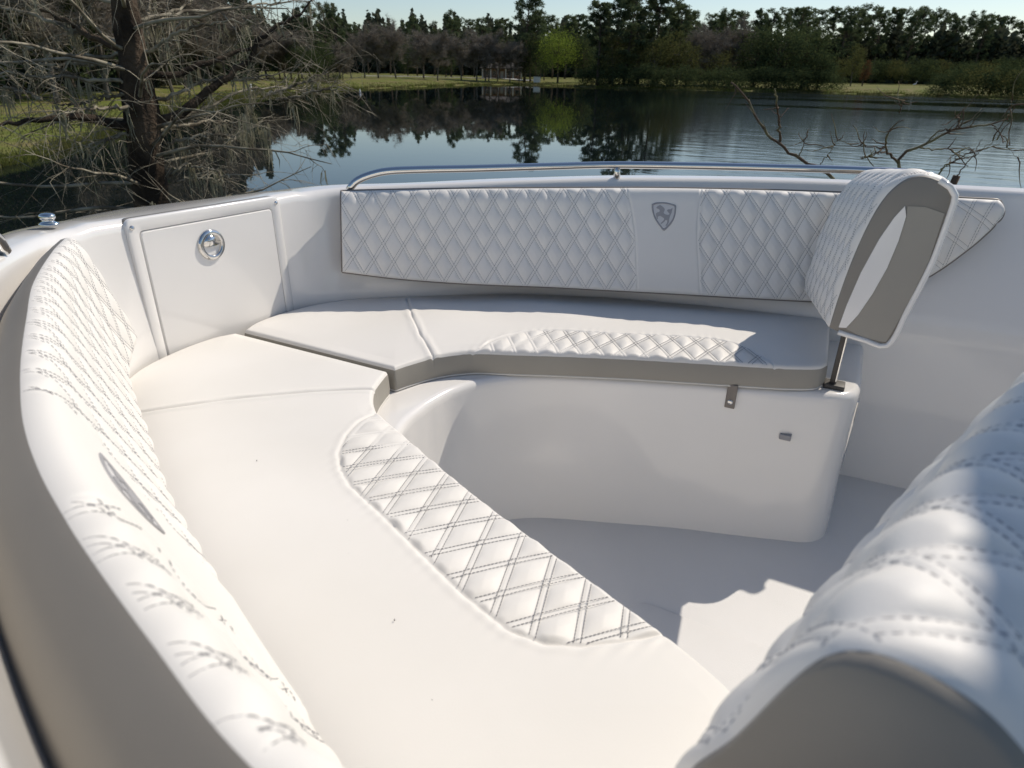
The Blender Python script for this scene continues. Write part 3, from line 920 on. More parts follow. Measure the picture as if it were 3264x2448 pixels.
nt.links.new(nm.outputs['Fac'], rp.inputs['Value']); nr = nt.nodes.new('ShaderNodeMapRange'); nr.inputs['From Min'].default_value = 75; nr.inputs['From Max'].default_value = 35
mxm = nt.nodes.new('ShaderNodeMath'); mxm.operation = 'MAXIMUM'
nt.links.new(sf.outputs['Value'], nr.inputs['Value']); nt.links.new(nr.outputs['Result'], mxm.inputs[1]); nt.links.new(rp.outputs['Result'], mxm.inputs[0])
nt.links.new(mxm.outputs[0], ml.inputs[0]); nt.links.new(rg.outputs['Result'], ml.inputs[1])
st_ = nt.nodes.new('ShaderNodeMath'); st_.operation = 'MULTIPLY_ADD'; st_.inputs[1].default_value = .38; st_.inputs[2].default_value = .020
rr2 = nt.nodes.new('ShaderNodeMath'); rr2.operation = 'MULTIPLY_ADD'; rr2.inputs[1].default_value = .10; rr2.inputs[2].default_value = .015
nt.links.new(ml.outputs[0], st_.inputs[0]); nt.links.new(st_.outputs[0], bp.inputs['Strength'])
nt.links.new(ml.outputs[0], rr2.inputs[0]); nt.links.new(rr2.outputs[0], b.inputs['Roughness'])
nt.links.new(n1.outputs['Fac'], bp.inputs['Height']); nt.links.new(bp.outputs['Normal'], b.inputs['Normal'])
aw = np.radians(np.linspace(0, 360, 97)[:-1])
rw = np.array([2.5, 40, 150, 420])
Vw = np.concatenate([np.column_stack([CAM_W[0] + r * np.cos(aw), CAM_W[1] + r * np.sin(aw), np.zeros(96)]) for r in rw])
part('lake_water', Vw, [grid(4, 96, close=True)], wm, None, smooth=False, kind='structure')

# ------------------------------------------------------------------ foliage materials and tree builders
def leaf_mat(name, c1, c2, scale=.6, trans=.25):
    mt = bpy.data.materials.new(name); mt.use_nodes = True
    nt = mt.node_tree; nt.nodes.clear()
    out = nt.nodes.new('ShaderNodeOutputMaterial'); mix = nt.nodes.new('ShaderNodeMixShader')
    df = nt.nodes.new('ShaderNodeBsdfDiffuse'); tl = nt.nodes.new('ShaderNodeBsdfTranslucent')
    tc = nt.nodes.new('ShaderNodeTexCoord'); nz = nt.nodes.new('ShaderNodeTexNoise'); nz.inputs['Scale'].default_value = scale; nz.inputs['Detail'].default_value = 4
    rp = nt.nodes.new('ShaderNodeMapRange'); rp.inputs['From Min'].default_value = .35; rp.inputs['From Max'].default_value = .65
    mx = nt.nodes.new('ShaderNodeMixRGB'); mx.inputs['Color1'].default_value = (*c1, 1); mx.inputs['Color2'].default_value = (*c2, 1)
    nt.links.new(tc.outputs['Object'], nz.inputs['Vector']); nt.links.new(nz.outputs['Fac'], rp.inputs['Value']); nt.links.new(rp.outputs['Result'], mx.inputs['Fac'])
    nt.links.new(mx.outputs['Color'], df.inputs['Color']); nt.links.new(mx.outputs['Color'], tl.inputs['Color'])
    mix.inputs['Fac'].default_value = trans
    nt.links.new(df.outputs[0], mix.inputs[1]); nt.links.new(tl.outputs[0], mix.inputs[2]); nt.links.new(mix.outputs[0], out.inputs['Surface'])
    return mt
M['pine'] = leaf_mat('pine_needles', (.075, .105, .058), (.140, .165, .078), trans=.35)
M['oak'] = leaf_mat('evergreen_leaves', (.045, .068, .034), (.105, .125, .050), trans=.3)
M['olive'] = leaf_mat('olive_leaves', (.085, .098, .036), (.135, .130, .050), trans=.35)
M['lime'] = leaf_mat('spring_leaves', (.170, .235, .040), (.230, .290, .055), trans=.45)
M['rust'] = leaf_mat('rusty_leaves', (.120, .062, .034), (.160, .090, .048))
M['wood'] = leaf_mat('far_wood', (.046, .062, .042), (.088, .092, .062), .12)
M['twig'] = leaf_mat('bare_twigs', (.20, .172, .142), (.27, .24, .20), trans=.15)
M['bark'] = mat('bark', (.085, .066, .050), .95, var=(2.0, (.15, .115, .085), .45, .65), bump=(14, .9, .04), spec=.1)
M['bark_grey'] = mat('grey_bark', (.115, .100, .084), .95, var=(2.0, (.17, .155, .13), .45, .65), bump=(14, .8, .03), spec=.1)

def cards(C, rng, size, aspect=.4, flat=0.0):
    """one leaf-sized quad at every point of C."""
    n = len(C)
    a = rng.normal(size=(n, 3)); a[:, 2] *= 1 - flat; a /= np.linalg.norm(a, axis=1)[:, None]
    b = np.cross(a, rng.normal(size=(n, 3))); b /= np.linalg.norm(b, axis=1)[:, None]
    s = size * rng.uniform(.6, 1.3, n)[:, None]
    V = np.stack([C - a * s * .5, C + b * s * aspect * .5, C + a * s * .5, C - b * s * aspect * .5], 1)
    return V.reshape(-1, 3), [np.arange(4 * n).reshape(-1, 4)]

def limb(p, d, ln, n, rng, wob=.12, up=0.0):
    pts = [np.array(p, float)]
    d = np.array(d, float); d /= np.linalg.norm(d)
    for i in range(n):
        d = d + rng.normal(size=3) * wob + np.array([0, 0, up]); d /= np.linalg.norm(d)
        pts.append(pts[-1] + d * ln / n)
    return np.array(pts)

def pine_mesh(h, lo, R0, seed):
    rng = np.random.default_rng(seed)
    tr_, cr = Geo(), Geo()
    tp = limb((0, 0, -.3), (0, 0, 1), h * .97, 9, rng, .02)
    tr_.add(*tube(tp, np.linspace(.017 * h, .003 * h, len(tp)), 7))
    C = []
    for i in range(58):
        f = rng.uniform(0, 1) ** .9
        z = h * (lo + (1 - lo) * f * .97)
        c = np.array([np.interp(z, tp[:, 2], tp[:, k]) for k in range(2)] + [z])
        reach = R0 * (.35 + .85 * math.sin(math.pi * min(1, .16 + .84 * (1 - f)) * .8)) * rng.uniform(.55, 1.15)
        t = rng.uniform(0, 6.283)
        L = limb(c, (math.cos(t), math.sin(t), .25 + .3 * f), reach, 5, rng, .14, .04)
        tr_.add(*tube(L, np.linspace(.0042 * h, .001 * h, len(L)), 4, caps=False))
        for k in range(rng.integers(2, 5)):
            q = L[-1 - int(k * .8) % 4] + rng.normal(size=3) * .18 * R0 * .5
            C.append(q + rng.normal(size=(34, 3)) * np.array([.30, .30, .22]) * R0 * .36)
    C = np.concatenate(C)
    cr.add(*cards(C, rng, .026 * h, .36))
    return tr_, cr

def bare_mesh(h, R0, seed, n1=7, twigs=8000, droop=0.0):
    rng = np.random.default_rng(seed)
    tr_, cr = Geo(), Geo()
    tp = limb((0, 0, -.3), (0, 0, 1), h * .8, 8, rng, .05)
    tr_.add(*tube(tp, np.linspace(.020 * h, .005 * h, len(tp)), 7))
    ends = []
    for i in range(n1 + 4):
        z = h * rng.uniform(.16, .72)
        c = np.array([np.interp(z, tp[:, 2], tp[:, k]) for k in range(3)])
        t = i * 2.4 + rng.uniform(-.4, .4)
        L = limb(c, (math.cos(t), math.sin(t), rng.uniform(.5, 1.3)), R0 * rng.uniform(.8, 1.25), 6, rng, .16, .06)
        tr_.add(*tube(L, np.linspace(.0075 * h, .002 * h, len(L)), 5, caps=False))
        for k in range(7):
            j = rng.integers(2, 7)
            d = rng.normal(size=3) * .7 + np.array([math.cos(t) * .5, math.sin(t) * .5, .55])
            B = limb(L[j], d, R0 * rng.uniform(.35, .7), 4, rng, .2, .05)
            tr_.add(*tube(B, np.linspace(.003 * h, .001 * h, len(B)), 3, caps=False))
            ends += [B[1:], ]
    for j in range(5, 9):
        for k in range(5):
            B = limb(tp[j], rng.normal(size=3) * .5 + np.array([0, 0, .9]), R0 * rng.uniform(.4, .8), 4, rng, .2, .05)
            tr_.add(*tube(B, np.linspace(.003 * h, .001 * h, len(B)), 3, caps=False)); ends.append(B[1:])
    E_ = np.concatenate(ends)
    P0 = E_[rng.integers(0, len(E_), twigs)]
    d = rng.normal(size=(twigs, 3)); d[:, 2] = np.abs(d[:, 2]) * .8 - droop; d /= np.linalg.norm(d, axis=1)[:, None]
    ln = rng.uniform(.05, .14, twigs)[:, None] * h
    s = np.cross(d, rng.normal(size=(twigs, 3))); s /= np.linalg.norm(s, axis=1)[:, None]
    w = .0020 * h
    md = P0 + d * ln * .5 + rng.normal(size=(twigs, 3)) * .008 * h
    V = np.stack([P0 - s * w, P0 + s * w, md + s * w * .7, md - s * w * .7, P0 + d * ln], 1)
    o_ = (np.arange(twigs) * 5)[:, None]
    cr.add(V.reshape(-1, 3), o_ + np.array([[0, 1, 2, 3]]), o_ + np.array([[3, 2, 4]]))
    return tr_, cr

def broad_mesh(h, R0, seed, n=60, per=60, leaf=.34, base=.12):
    rng = np.random.default_rng(seed)
    tr_, cr = Geo(), Geo()
    tp = limb((0, 0, -.3), (0, 0, 1), h * .62, 6, rng, .06)
    tr_.add(*tube(tp, np.linspace(.024 * h, .008 * h, len(tp)), 7))
    C = []
    for i in range(n):
        u = rng.normal(size=3); u /= np.linalg.norm(u)
        f = rng.uniform(.45, 1.0)
        zc = h * (base + 1) / 2
        q = np.array([u[0] * R0 * f, u[1] * R0 * f, zc + u[2] * h * (1 - base) / 2 * f])
        wl_ = 1 - .35 * max(0, (q[2] / h - .55))
        q[:2] *= wl_
        if i % 4 == 0:
            t0 = tp[rng.integers(3, 7)]
            tr_.add(*tube(np.array([t0, (t0 + q) / 2 + rng.normal(size=3) * .2, q]), [.008 * h, .005 * h, .0015 * h], 4, caps=False))
        rr_ = rng.uniform(.16, .30) * R0
        C.append(q + rng.normal(size=(per, 3)) * np.array([rr_, rr_, rr_ * .75]))
    C = np.concatenate(C)
    C = C[C[:, 2] > .03 * h]
    cr.add(*cards(C, rng, leaf, .55))
    return tr_, cr

def tree_proto(name, tc_, bark, leaf):
    """meshes of one tree kind; a tree is an Empty > trunk, crown."""
    V, P = tc_[0].get(); mt_ = mesh_data(name + '_trunk', V, P, True, [M[bark]])
    V, P = tc_[1].get(); mc_ = mesh_data(name + '_crown', V, P, False, [M[leaf]])
    return (name, mt_, mc_)
def plant(proto, px, D, label, cat='tree', group=None, sc=1.0, scz=None, rot=None, trunk=True, dz=0.0):
    d = col_dir(px)
    D = far(px, D)
    x, y = CAM_W[0] + d[0] * D, CAM_W[1] + d[1] * D
    t = thing(proto[0], label, cat, (x, y, float(gz(x, y)) - .05 + dz), group=group)
    t.rotation_euler = (0, 0, rot if rot is not None else random.uniform(0, 6.28))
    t.scale = (sc, sc, scz if scz else sc)
    if trunk: link('trunk', proto[1], t)
    link('crown', proto[2], t)
    return t
random.seed(4)
PINES = [tree_proto('pine_tree', pine_mesh(20, lo, R0, sd), 'bark', 'pine') for lo, R0, sd in ((.30, 2.9, 1), (.36, 2.5, 2), (.24, 2.7, 3), (.40, 3.0, 4), (.32, 2.3, 5))]
BARES = [tree_proto('bare_tree', bare_mesh(10, R0, sd, n1), 'bark_grey', 'twig') for R0, sd, n1 in ((3.4, 11, 7), (2.9, 12, 6), (3.8, 13, 8), (3.0, 14, 7))]
OAKS = [tree_proto('evergreen_tree', broad_mesh(12, 4.6, sd, 72, 64, .42), 'bark', 'oak') for sd in (21, 22, 23)]
OLIVES = [tree_proto('olive_green_tree', broad_mesh(11, 3.4, sd, 50, 52, .36, .2), 'bark_grey', 'olive') for sd in (31, 32)]
LIME = tree_proto('leafing_tree', broad_mesh(13, 5.0, 41, 80, 70, .34, .25), 'bark', 'lime')
RUST = tree_proto('rusty_tree', broad_mesh(12, 2.4, 51, 36, 56, .36, .1), 'bark', 'rust')
SHRUBS = [tree_proto('shrub', broad_mesh(5, 3.0, sd, 44, 60, .30, -.15), 'bark', 'oak') for sd in (61, 62)]
OSHRUB = tree_proto('shrub', broad_mesh(5, 3.0, 63, 44, 60, .30, -.15), 'bark', 'olive')

def HT(px, D, top):
    """height of a tree whose tip shows at row `top` of the photograph."""
    D = far(px, D)
    x, y = (CAM_W[:2] + col_dir(px)[:2] * D)
    return HC + tan_el(px, top) * D - float(gz(x, y))
def put(kind, px, D, top, label, group=None, h0=20.0, wide=1.0, cat='tree', trunk=True):
    pr_ = kind if isinstance(kind, tuple) else random.choice(kind)
    s_ = HT(px, D, top) / (h0 * (1.13 if h0 == 20 else 1.08))
    return plant(pr_, px, D, label, cat, group, s_ * wide, s_, trunk=trunk)

# far shore, from left to right
for px, D, top, w in ((1012, 118, -6, 1.0), (1045, 124, -14, .9), (1082, 116, 2, .95), (985, 128, 40, .9)):
    put(PINES, px, D, top, 'tall loose pine in the clump rising left of the gap of open sky', 'tall pines left of the sky gap', wide=w)
for px, D, top in ((1140, 205, 62), (1175, 190, 66), (1210, 210, 60), (1245, 200, 58), (1290, 215, 58), (1385, 205, 54), (1475, 208, 40), (1512, 195, 44), (1545, 215, 40), (1578, 200, 46), (1612, 210, 36), (1722, 200, 34), (1760, 208, 30), (1800, 198, 32), (1835, 205, 20), (1868, 200, 34)):
    put(PINES, px, D, top, 'dark pine in the far tree line behind the bare grey trees', 'pines of the far tree line', wide=1.15)
put(PINES[2], 1330, 185, 36, 'narrow dark pine standing above the far tree line beside the bare trees')
put(PINES[0], 1438, 178, 14, 'taller dark pine rising above the far tree line left of the house')
for px, D, top, w in ((1118, 124, 118, 1.0), (1160, 128, 84, .95), (1205, 130, 74, 1.1), (1262, 134, 66, 1.05), (1350, 142, 72, 1.2), (1395, 138, 92, 1.0), (1470, 150, 100, 1.1), (1520, 152, 98, 1.15), (1558, 158, 92, .9)):
    put(BARES, px, D, top, 'bare grey tree standing on the grassy far bank left of the house', 'bare trees on the far bank', 10.0, w * .92)
put(OAKS[0], 1300, 175, 130, 'dark evergreen tree half hidden behind the bare trees of the far bank', None, 12.0, 1.0)
put(OAKS[1], 1420, 178, 128, 'dark round evergreen behind the bare trees near the house', None, 12.0, 1.0)
put(PINES[3], 1672, 160, -60, 'biggest dark pine of the far shore with its tip above the picture', None, wide=1.15)
put(PINES[4], 1706, 164, 6, 'dark pine close on the right of the biggest far pine', None, wide=1.1)
put(OAKS[2], 1690, 160, 88, 'dark evergreen at the foot of the biggest far pine', None, 12.0, .85)
put(OAKS[0], 1735, 175, 110, 'dark evergreen between the biggest far pine and the bright green tree', None, 12.0, .8)
put(LIME, 1778, 156, 76, 'bright yellow-green tree in new leaf on the far bank', None, 13.0, 1.0)
put(OAKS[1], 1858, 160, 96, 'dark evergreen right behind the bright green tree', None, 12.0, .9)
for px, D, top, w in ((1905, 140, -30, 1.45), (1945, 146, -70, 1.4), (1990, 138, -50, 1.5), (2035, 148, -80, 1.4), (2085, 140, -60, 1.45), (2125, 150, -36, 1.3), (2160, 146, -6, 1.1)):
    put(PINES, px, D, top, 'tall dark pine in the dense clump right of the bright green tree', 'pines of the dense clump', wide=w)
for px, D, top, w in ((1955, 138, 90, 1.0), (2020, 138, 96, 1.0), (2085, 134, 110, 1.0), (2140, 136, 84, 1.1), (2190, 134, 120, 1.0)):
    put(OLIVES, px, D, top, 'olive green tree at the water in front of the dense pines', 'olive green trees before the pines', 11.0, w)
for px, D, top in ((1870, 143, 208), (1905, 141, 190), (1950, 137, 200), (1990, 135, 192), (2030, 133, 204), (2070, 131, 190), (2110, 129, 206), (2165, 128, 196), (2210, 127, 206), (2255, 127, 212), (2300, 128, 200), (2345, 129, 210)):
    put(SHRUBS, px, D, top, 'dark shrub overhanging the waterline below the dense pines', 'dark waterline shrubs', 5.0, 1.15, 'shrub', trunk=False)
for px, D, top in ((2215, 140, 70), (2262, 142, 66), (2310, 146, 90), (2350, 144, 60)):
    put(BARES, px, D, top, 'brownish bare tree between the dense pines and the big dark evergreens', 'bare trees right of the dense pines', 10.0, .9)
put(OLIVES[0], 2290, 136, 150, 'yellowish olive tree low at the water right of the dense pines', None, 11.0, 1.3)
put(OAKS[0], 2405, 138, 78, 'leftmost of the big dark evergreens on the right part of the shore', None, 12.0, 1.0)
put(OAKS[2], 2475, 136, 56, 'middle one of the big dark evergreens on the right part of the shore', None, 12.0, 1.05)
put(OAKS[1], 2560, 138, 62, 'rightmost big dark evergreen, next to the rusty tree', None, 12.0, 1.1)
put(OAKS[2], 2610, 134, 150, 'low dark evergreen at the foot of the big ones, left of the grass bank', None, 12.0, 1.1)
for px, D, top in ((2390, 132, 208), (2440, 131, 200), (2490, 131, 206), (2545, 132, 196), (2600, 133, 204), (2650, 130, 214)):
    put(SHRUBS, px, D, top, 'dark shrub at the waterline below the big evergreens', 'shrubs below the big evergreens', 5.0, 1.2, 'shrub', trunk=False)
put(RUST, 2752, 150, 84, 'rusty brown narrow tree behind the grass bank')
put(OLIVES[1], 2715, 148, 130, 'olive green bushy tree left of the rusty tree', None, 11.0, .8)
px = 2170
i = 0
while px < 3420:
    D = 195 + (i * 37 % 29)
    top = np.interp(px, [2170, 2400, 2650, 2750, 2900, 3100, 3264, 3420], [22, 8, -4, 0, 10, 26, 46, 62]) + (i * 53 % 23) - 9
    put(PINES, px, D, top, 'tall pine in the long even row behind the right shore', 'pines of the long right-hand row', wide=1.05)
    px += 24 + (i * 31 % 17)
    i += 1
for k in range(14):
    px = 2680 + k * 50 + (k * 29 % 23)
    put(OAKS if k % 3 else OLIVES, px, 178 + (k * 13 % 9), 168 + (k * 17 % 24), 'dark undergrowth bush under the pines of the right shore', 'undergrowth below the right-hand pines', 12.0, 1.5, 'shrub', trunk=False)
for px, D, top, w, kd in ((3000, 110, 222, .9, 0), (3050, 108, 206, 1.1, 0), (3120, 106, 196, 1.25, 1), (3190, 104, 190, 1.2, 0), (3250, 102, 200, 1.2, 1), (3320, 98, 205, 1.2, 0)):
    put((SHRUBS[0], OSHRUB)[kd], px, D, top, 'rounded shrub at the water on the right edge of the view', 'rounded shrubs on the right shore', 5.0, w, 'shrub', trunk=False)
for px, D, top, w in ((1548, 154, 96, 1.0), (1585, 160, 120, .9), (1625, 156, 110, .9), (1655, 160, 130, .8)):
    put(BARES, px, D, top, 'bare grey tree standing in front of the tan brick house', 'bare trees before the house', 10.0, w)
# left bank woods
for i, (px, D, top, kd) in enumerate(((30, 36, -420, 0), (95, 41, -360, 2), (150, 34, -380, 0), (215, 39, -420, 1), (262, 46, -300, 0), (318, 38, -380, 0), (372, 48, -260, 2), (428, 44, -280, 0), (470, 58, -200, 1), (535, 52, -180, 0), (580, 60, -150, 0), (632, 66, -110, 2), (668, 62, -70, 0), (715, 74, -20, 0), (-60, 34, -400, 1), (-140, 38, -420, 0), (120, 52, -200, 1), (250, 58, -160, 1), (390, 62, -120, 1), (-20, 50, -200, 2), (520, 74, -60, 1), (610, 84, -10, 1))):
    if kd == 0: put(BARES, px, D, top, 'bare grey tree of the wood behind the left grass bank', 'bare trees of the left wood', 10.0, .85)
    elif kd == 1: put(OAKS, px, D, max(top, -200), 'dark evergreen of the wood behind the left grass bank', 'evergreens of the left wood', 12.0, .9)
    else: put(PINES, px, D, top, 'pine of the wood behind the left grass bank', 'pines of the left wood', 20.0, .8)
for px, D, top in ((760, 92, 38), (800, 96, 62), (850, 104, 70), (890, 108, 78), (925, 106, 70), (960, 114, 92), (1060, 112, 130), (1090, 108, 150)):
    put(BARES, px, D, top, 'bare grey tree on the far left shore behind the big cypress branches', 'bare trees of the far left shore', 10.0, 1.05)
for px, D, top in ((735, 90, 60), (790, 104, 84), (845, 110, 96), (905, 112, 90), (950, 104, 120), (1000, 100, 140), (1035, 106, 118)):
    put(OAKS, px, D, top, 'evergreen tree on the far left shore behind the big cypress branches', 'evergreens of the far left shore', 12.0, .9)
for px, D, top in ((860, 78, 262), (900, 84, 250), (940, 90, 246), (985, 94, 240), (1030, 96, 236), (800, 66, 262), (180, 36, 280), (235, 38, 270), (420, 42, 280), (560, 52, 285), (640, 62, 280), (1065, 97, 228)):
    put(SHRUBS, px, D, top, 'dark low bush on the left shore below the trees', 'low bushes of the left shore', 5.0, 1.2, 'shrub', trunk=False)

# ------------------------------------------------------------------ house, sheds, path, markers on the far bank
def spot(px, D, up=0.0):
    d = col_dir(px)
    D = far(px, D)
    x, y = CAM_W[0] + d[0] * D, CAM_W[1] + d[1] * D
    return np.array([x, y, float(gz(x, y)) + up])
def oriented(t, px):
    d = col_dir(px)
    t.rotation_euler = (0, 0, math.atan2(d[1], d[0]) - math.pi / 2)      # local +y points away from the camera
M['brick'] = mat('tan_brick', (.36, .22, .15), .9, var=(5, (.30, .18, .12), .4, .6))
M['trim'] = mat('cream_trim', (.62, .56, .46), .7, var=(3, (.56, .5, .41), .4, .6))
M['roofing'] = mat('roof_shingle', (.040, .034, .030), .95, var=(3, (.055, .048, .042), .4, .6))
M['glass'] = mat('window_glass', (.02, .025, .03), .08)
M['path'] = mat('pale_path', (.46, .44, .40), .95, var=(.8, (.40, .38, .34), .4, .6))
M['white'] = mat('white_paint', (.78, .78, .77), .6, var=(9, (.72, .72, .71), .4, .6))
hs = thing('house', 'tan brick house with pale porch posts half hidden by trees on the far bank', 'house', spot(1600, 184))
oriented(hs, 1600)
hb = BASE[hs.name]
def hpart(name, VP, m_, par, smooth=False): return part(name, VP[0] + hb, VP[1], m_, par, smooth)
wall_ = hpart('wall', box((-6.5, 0, -.5), (6.5, 8, 3.1)), M['brick'], hs)
rv = np.array([(-7.2, -1.9, 3.0), (7.2, -1.9, 3.0), (7.2, 8.6, 3.0), (-7.2, 8.6, 3.0), (-3.4, 3.3, 4.7), (3.4, 3.3, 4.7), (-7.2, -1.9, 2.85), (7.2, -1.9, 2.85), (7.2, 8.6, 2.85), (-7.2, 8.6, 2.85)])
part('roof', rv + hb, [np.array([(0, 1, 5, 4), (2, 3, 4, 5), (1, 0, 6, 7), (2, 1, 7, 8), (3, 2, 8, 9), (0, 3, 9, 6), (9, 8, 7, 6)]), np.array([(1, 2, 5), (3, 0, 4)])], M['roofing'], hs, False)
for x in (-6.2, -3.6, -1.2, 1.2, 3.6, 6.2):
    hpart('porch_post', box((x - .22, -1.6, -.4), (x + .22, -1.16, 2.85)), M['trim'], hs)
for x in (-4.9, -2.4, 2.4, 4.9):
    w_ = hpart('window', box((x - .6, -.05, .9), (x + .6, .05, 2.3)), M['trim'], hs)
    hpart('pane', box((x - .5, -.08, 1.0), (x + .5, -.055, 2.2)), M['glass'], w_)
dr = hpart('door', box((-.5, -.05, 0), (.5, .05, 2.1)), M['trim'], hs)
sh_ = thing('shed', 'small white shed left of the bright green tree on the far bank', 'shed', spot(1712, 158)); oriented(sh_, 1712)
hb = BASE[sh_.name]
hpart('wall', box((-.95, 0, -.3), (.95, 1.8, 1.5)), M['white'], sh_)
part('roof', np.array([(-1.05, -.1, 1.5), (1.05, -.1, 1.5), (1.05, 1.9, 1.5), (-1.05, 1.9, 1.5), (0, -.1, 2.0), (0, 1.9, 2.0)]) + hb, [np.array([(0, 4, 5, 3), (4, 1, 2, 5), (3, 2, 1, 0)]), np.array([(0, 1, 4), (2, 3, 5)])], M['roofing'], sh_, False)
# pale path along the far bank
pc = np.array([spot(px, D, .05) for px, D in ((1150, 152), (1200, 156), (1260, 160), (1330, 166), (1400, 170), (1470, 174), (1540, 176), (1600, 177), (1660, 172), (1700, 168))])
pc = curve(pc, 60)
tn = np.gradient(pc, axis=0); sd_ = np.stack([-tn[:, 1], tn[:, 0], 0 * tn[:, 0]], -1); sd_ /= np.linalg.norm(sd_, axis=1)[:, None]
Pp = np.stack([pc - sd_ * 2.2, pc - sd_ * .7, pc + sd_ * .7, pc + sd_ * 2.2], 1)
Pp[..., 2] = gz(Pp[..., 0], Pp[..., 1]) + .09
part('path', Pp.reshape(-1, 3), [grid(60, 4)], M['path'], None, kind='structure')
# white marker post on the left shore, white float on the water, egret on the right bank
c = spot(790, 62); t = thing('marker_post', 'small white post standing on the left shore below the trees', 'post', c)
part('post', *[f for f in (lambda q: (q[0] + c, q[1]))(box((-.09, -.09, -.2), (.09, .09, .75), .02))], M['white'], t)
part('cap', *[f for f in (lambda q: (q[0] + c, q[1]))(box((-.12, -.12, .75), (.12, .12, .80), .015))], M['white'], t)
c = spot(1142, 74); c[2] = 0.0
fl = thing('float', 'small white float on the dark water left of the pines reflection', 'float', c)
a8 = np.arange(10) * 2 * math.pi / 10
part('float_body', np.array([[(c[0] + r_ * math.cos(q), c[1] + r_ * math.sin(q), h_) for q in a8] for r_, h_ in ((.05, -.1), (.11, 0), (.13, .12), (.10, .26), (.04, .36), (.03, .46), (0, .47))]).reshape(-1, 3), [grid(7, 10, close=True)], M['white'], fl)
c = spot(2918, 140)
eg = thing('egret', 'white egret standing on the grassy right bank', 'bird', c)
eg.scale = (1.3, 1.3, 1.3)
eg.rotation_euler = (0, 0, rad(YAW - 90 - 39))
bo = np.array([(-.35, 0, .50), (-.2, 0, .55), (0, 0, .60), (.16, 0, .66), (.24, 0, .74), (.25, 0, .86), (.19, 0, .98), (.20, 0, 1.08), (.27, 0, 1.12), (.34, 0, 1.11), (.46, 0, 1.09)])
part('body', *(lambda q: (q[0] + c, q[1]))(tube(curve(bo, 40), np.interp(np.linspace(0, 1, 40), [0, .15, .35, .45, .55, .75, .82, .88, 1], [.01, .08, .13, .09, .04, .03, .045, .03, .006]), 9)), M['white'], eg)
for y in (-.04, .04):
    part('leg', *(lambda q: (q[0] + c, q[1]))(tube([(0, y, .55), (-.03, y, .28), (.0, y, 0), (.08, y, .0)], .012, 5)), M['dark'], eg)
dd_ = col_dir(2915)
# ------------------------------------------------------------------ big cypress by the bow
M['cyp_bark'] = mat('cypress_bark', (.034, .026, .020), .95, var=(3.0, (.095, .070, .050), .45, .62), bump=(26, 1.0, .03), spec=.15)
M['cyp_twig'] = mat('cypress_twigs', (.36, .325, .25), .9, var=(5.0, (.13, .11, .082), .42, .6), spec=.1)
M['moss'] = leaf_mat('hanging_moss', (.27, .25, .165), (.36, .34, .25), 3.0, .3)
def sight(px, py, D, ref):
    """point at depth D along the bearing `ref`, seen in the direction of a spot of the photograph."""
    q = RW.T @ np.array([(px - 1632) / 1998.8, -(py - 1224) / 1998.8, 1.0])
    return CAM_W + q * (D / (q @ col_dir(ref)))
TD, TP = 8.6, 480
g0 = sight(484, 640, TD, TP); g0[2] = float(gz(g0[0], g0[1])) - .2
cy = thing('cypress_tree', 'big leafless cypress with hanging moss beside the bow of the boat', 'tree', (g0[0], g0[1], g0[2]))
rng = np.random.default_rng(77)
away = col_dir(TP)
tp = [g0 + np.array([.04, 0, 0]) * 0] + [sight(x, y, TD, TP) for x, y in ((490, 760), (484, 640), (468, 520), (456, 400), (440, 290), (424, 190), (408, 90), (394, 0), (384, -110), (376, -260), (372, -420), (370, -600))]
tp = curve(tp, 60)
tr_r = np.interp(np.linspace(0, 1, 60), [0, .12, .3, .55, .8, 1], [.30, .22, .185, .155, .10, .03])
V, P = tube(tp, tr_r, 22)
Vr = V.reshape(60, 22, 3); cc = tp[:, None]
fl_ = 1 + .16 * np.sin(np.arange(22) * 2.3)[None, :, None] * np.sin(np.arange(60) * .4 + 1)[:, None, None] + rng.normal(0, .05, (60, 22, 1))
V = (cc + (Vr - cc) * fl_).reshape(-1, 3)
part('trunk', V, P, M['cyp_bark'], cy)
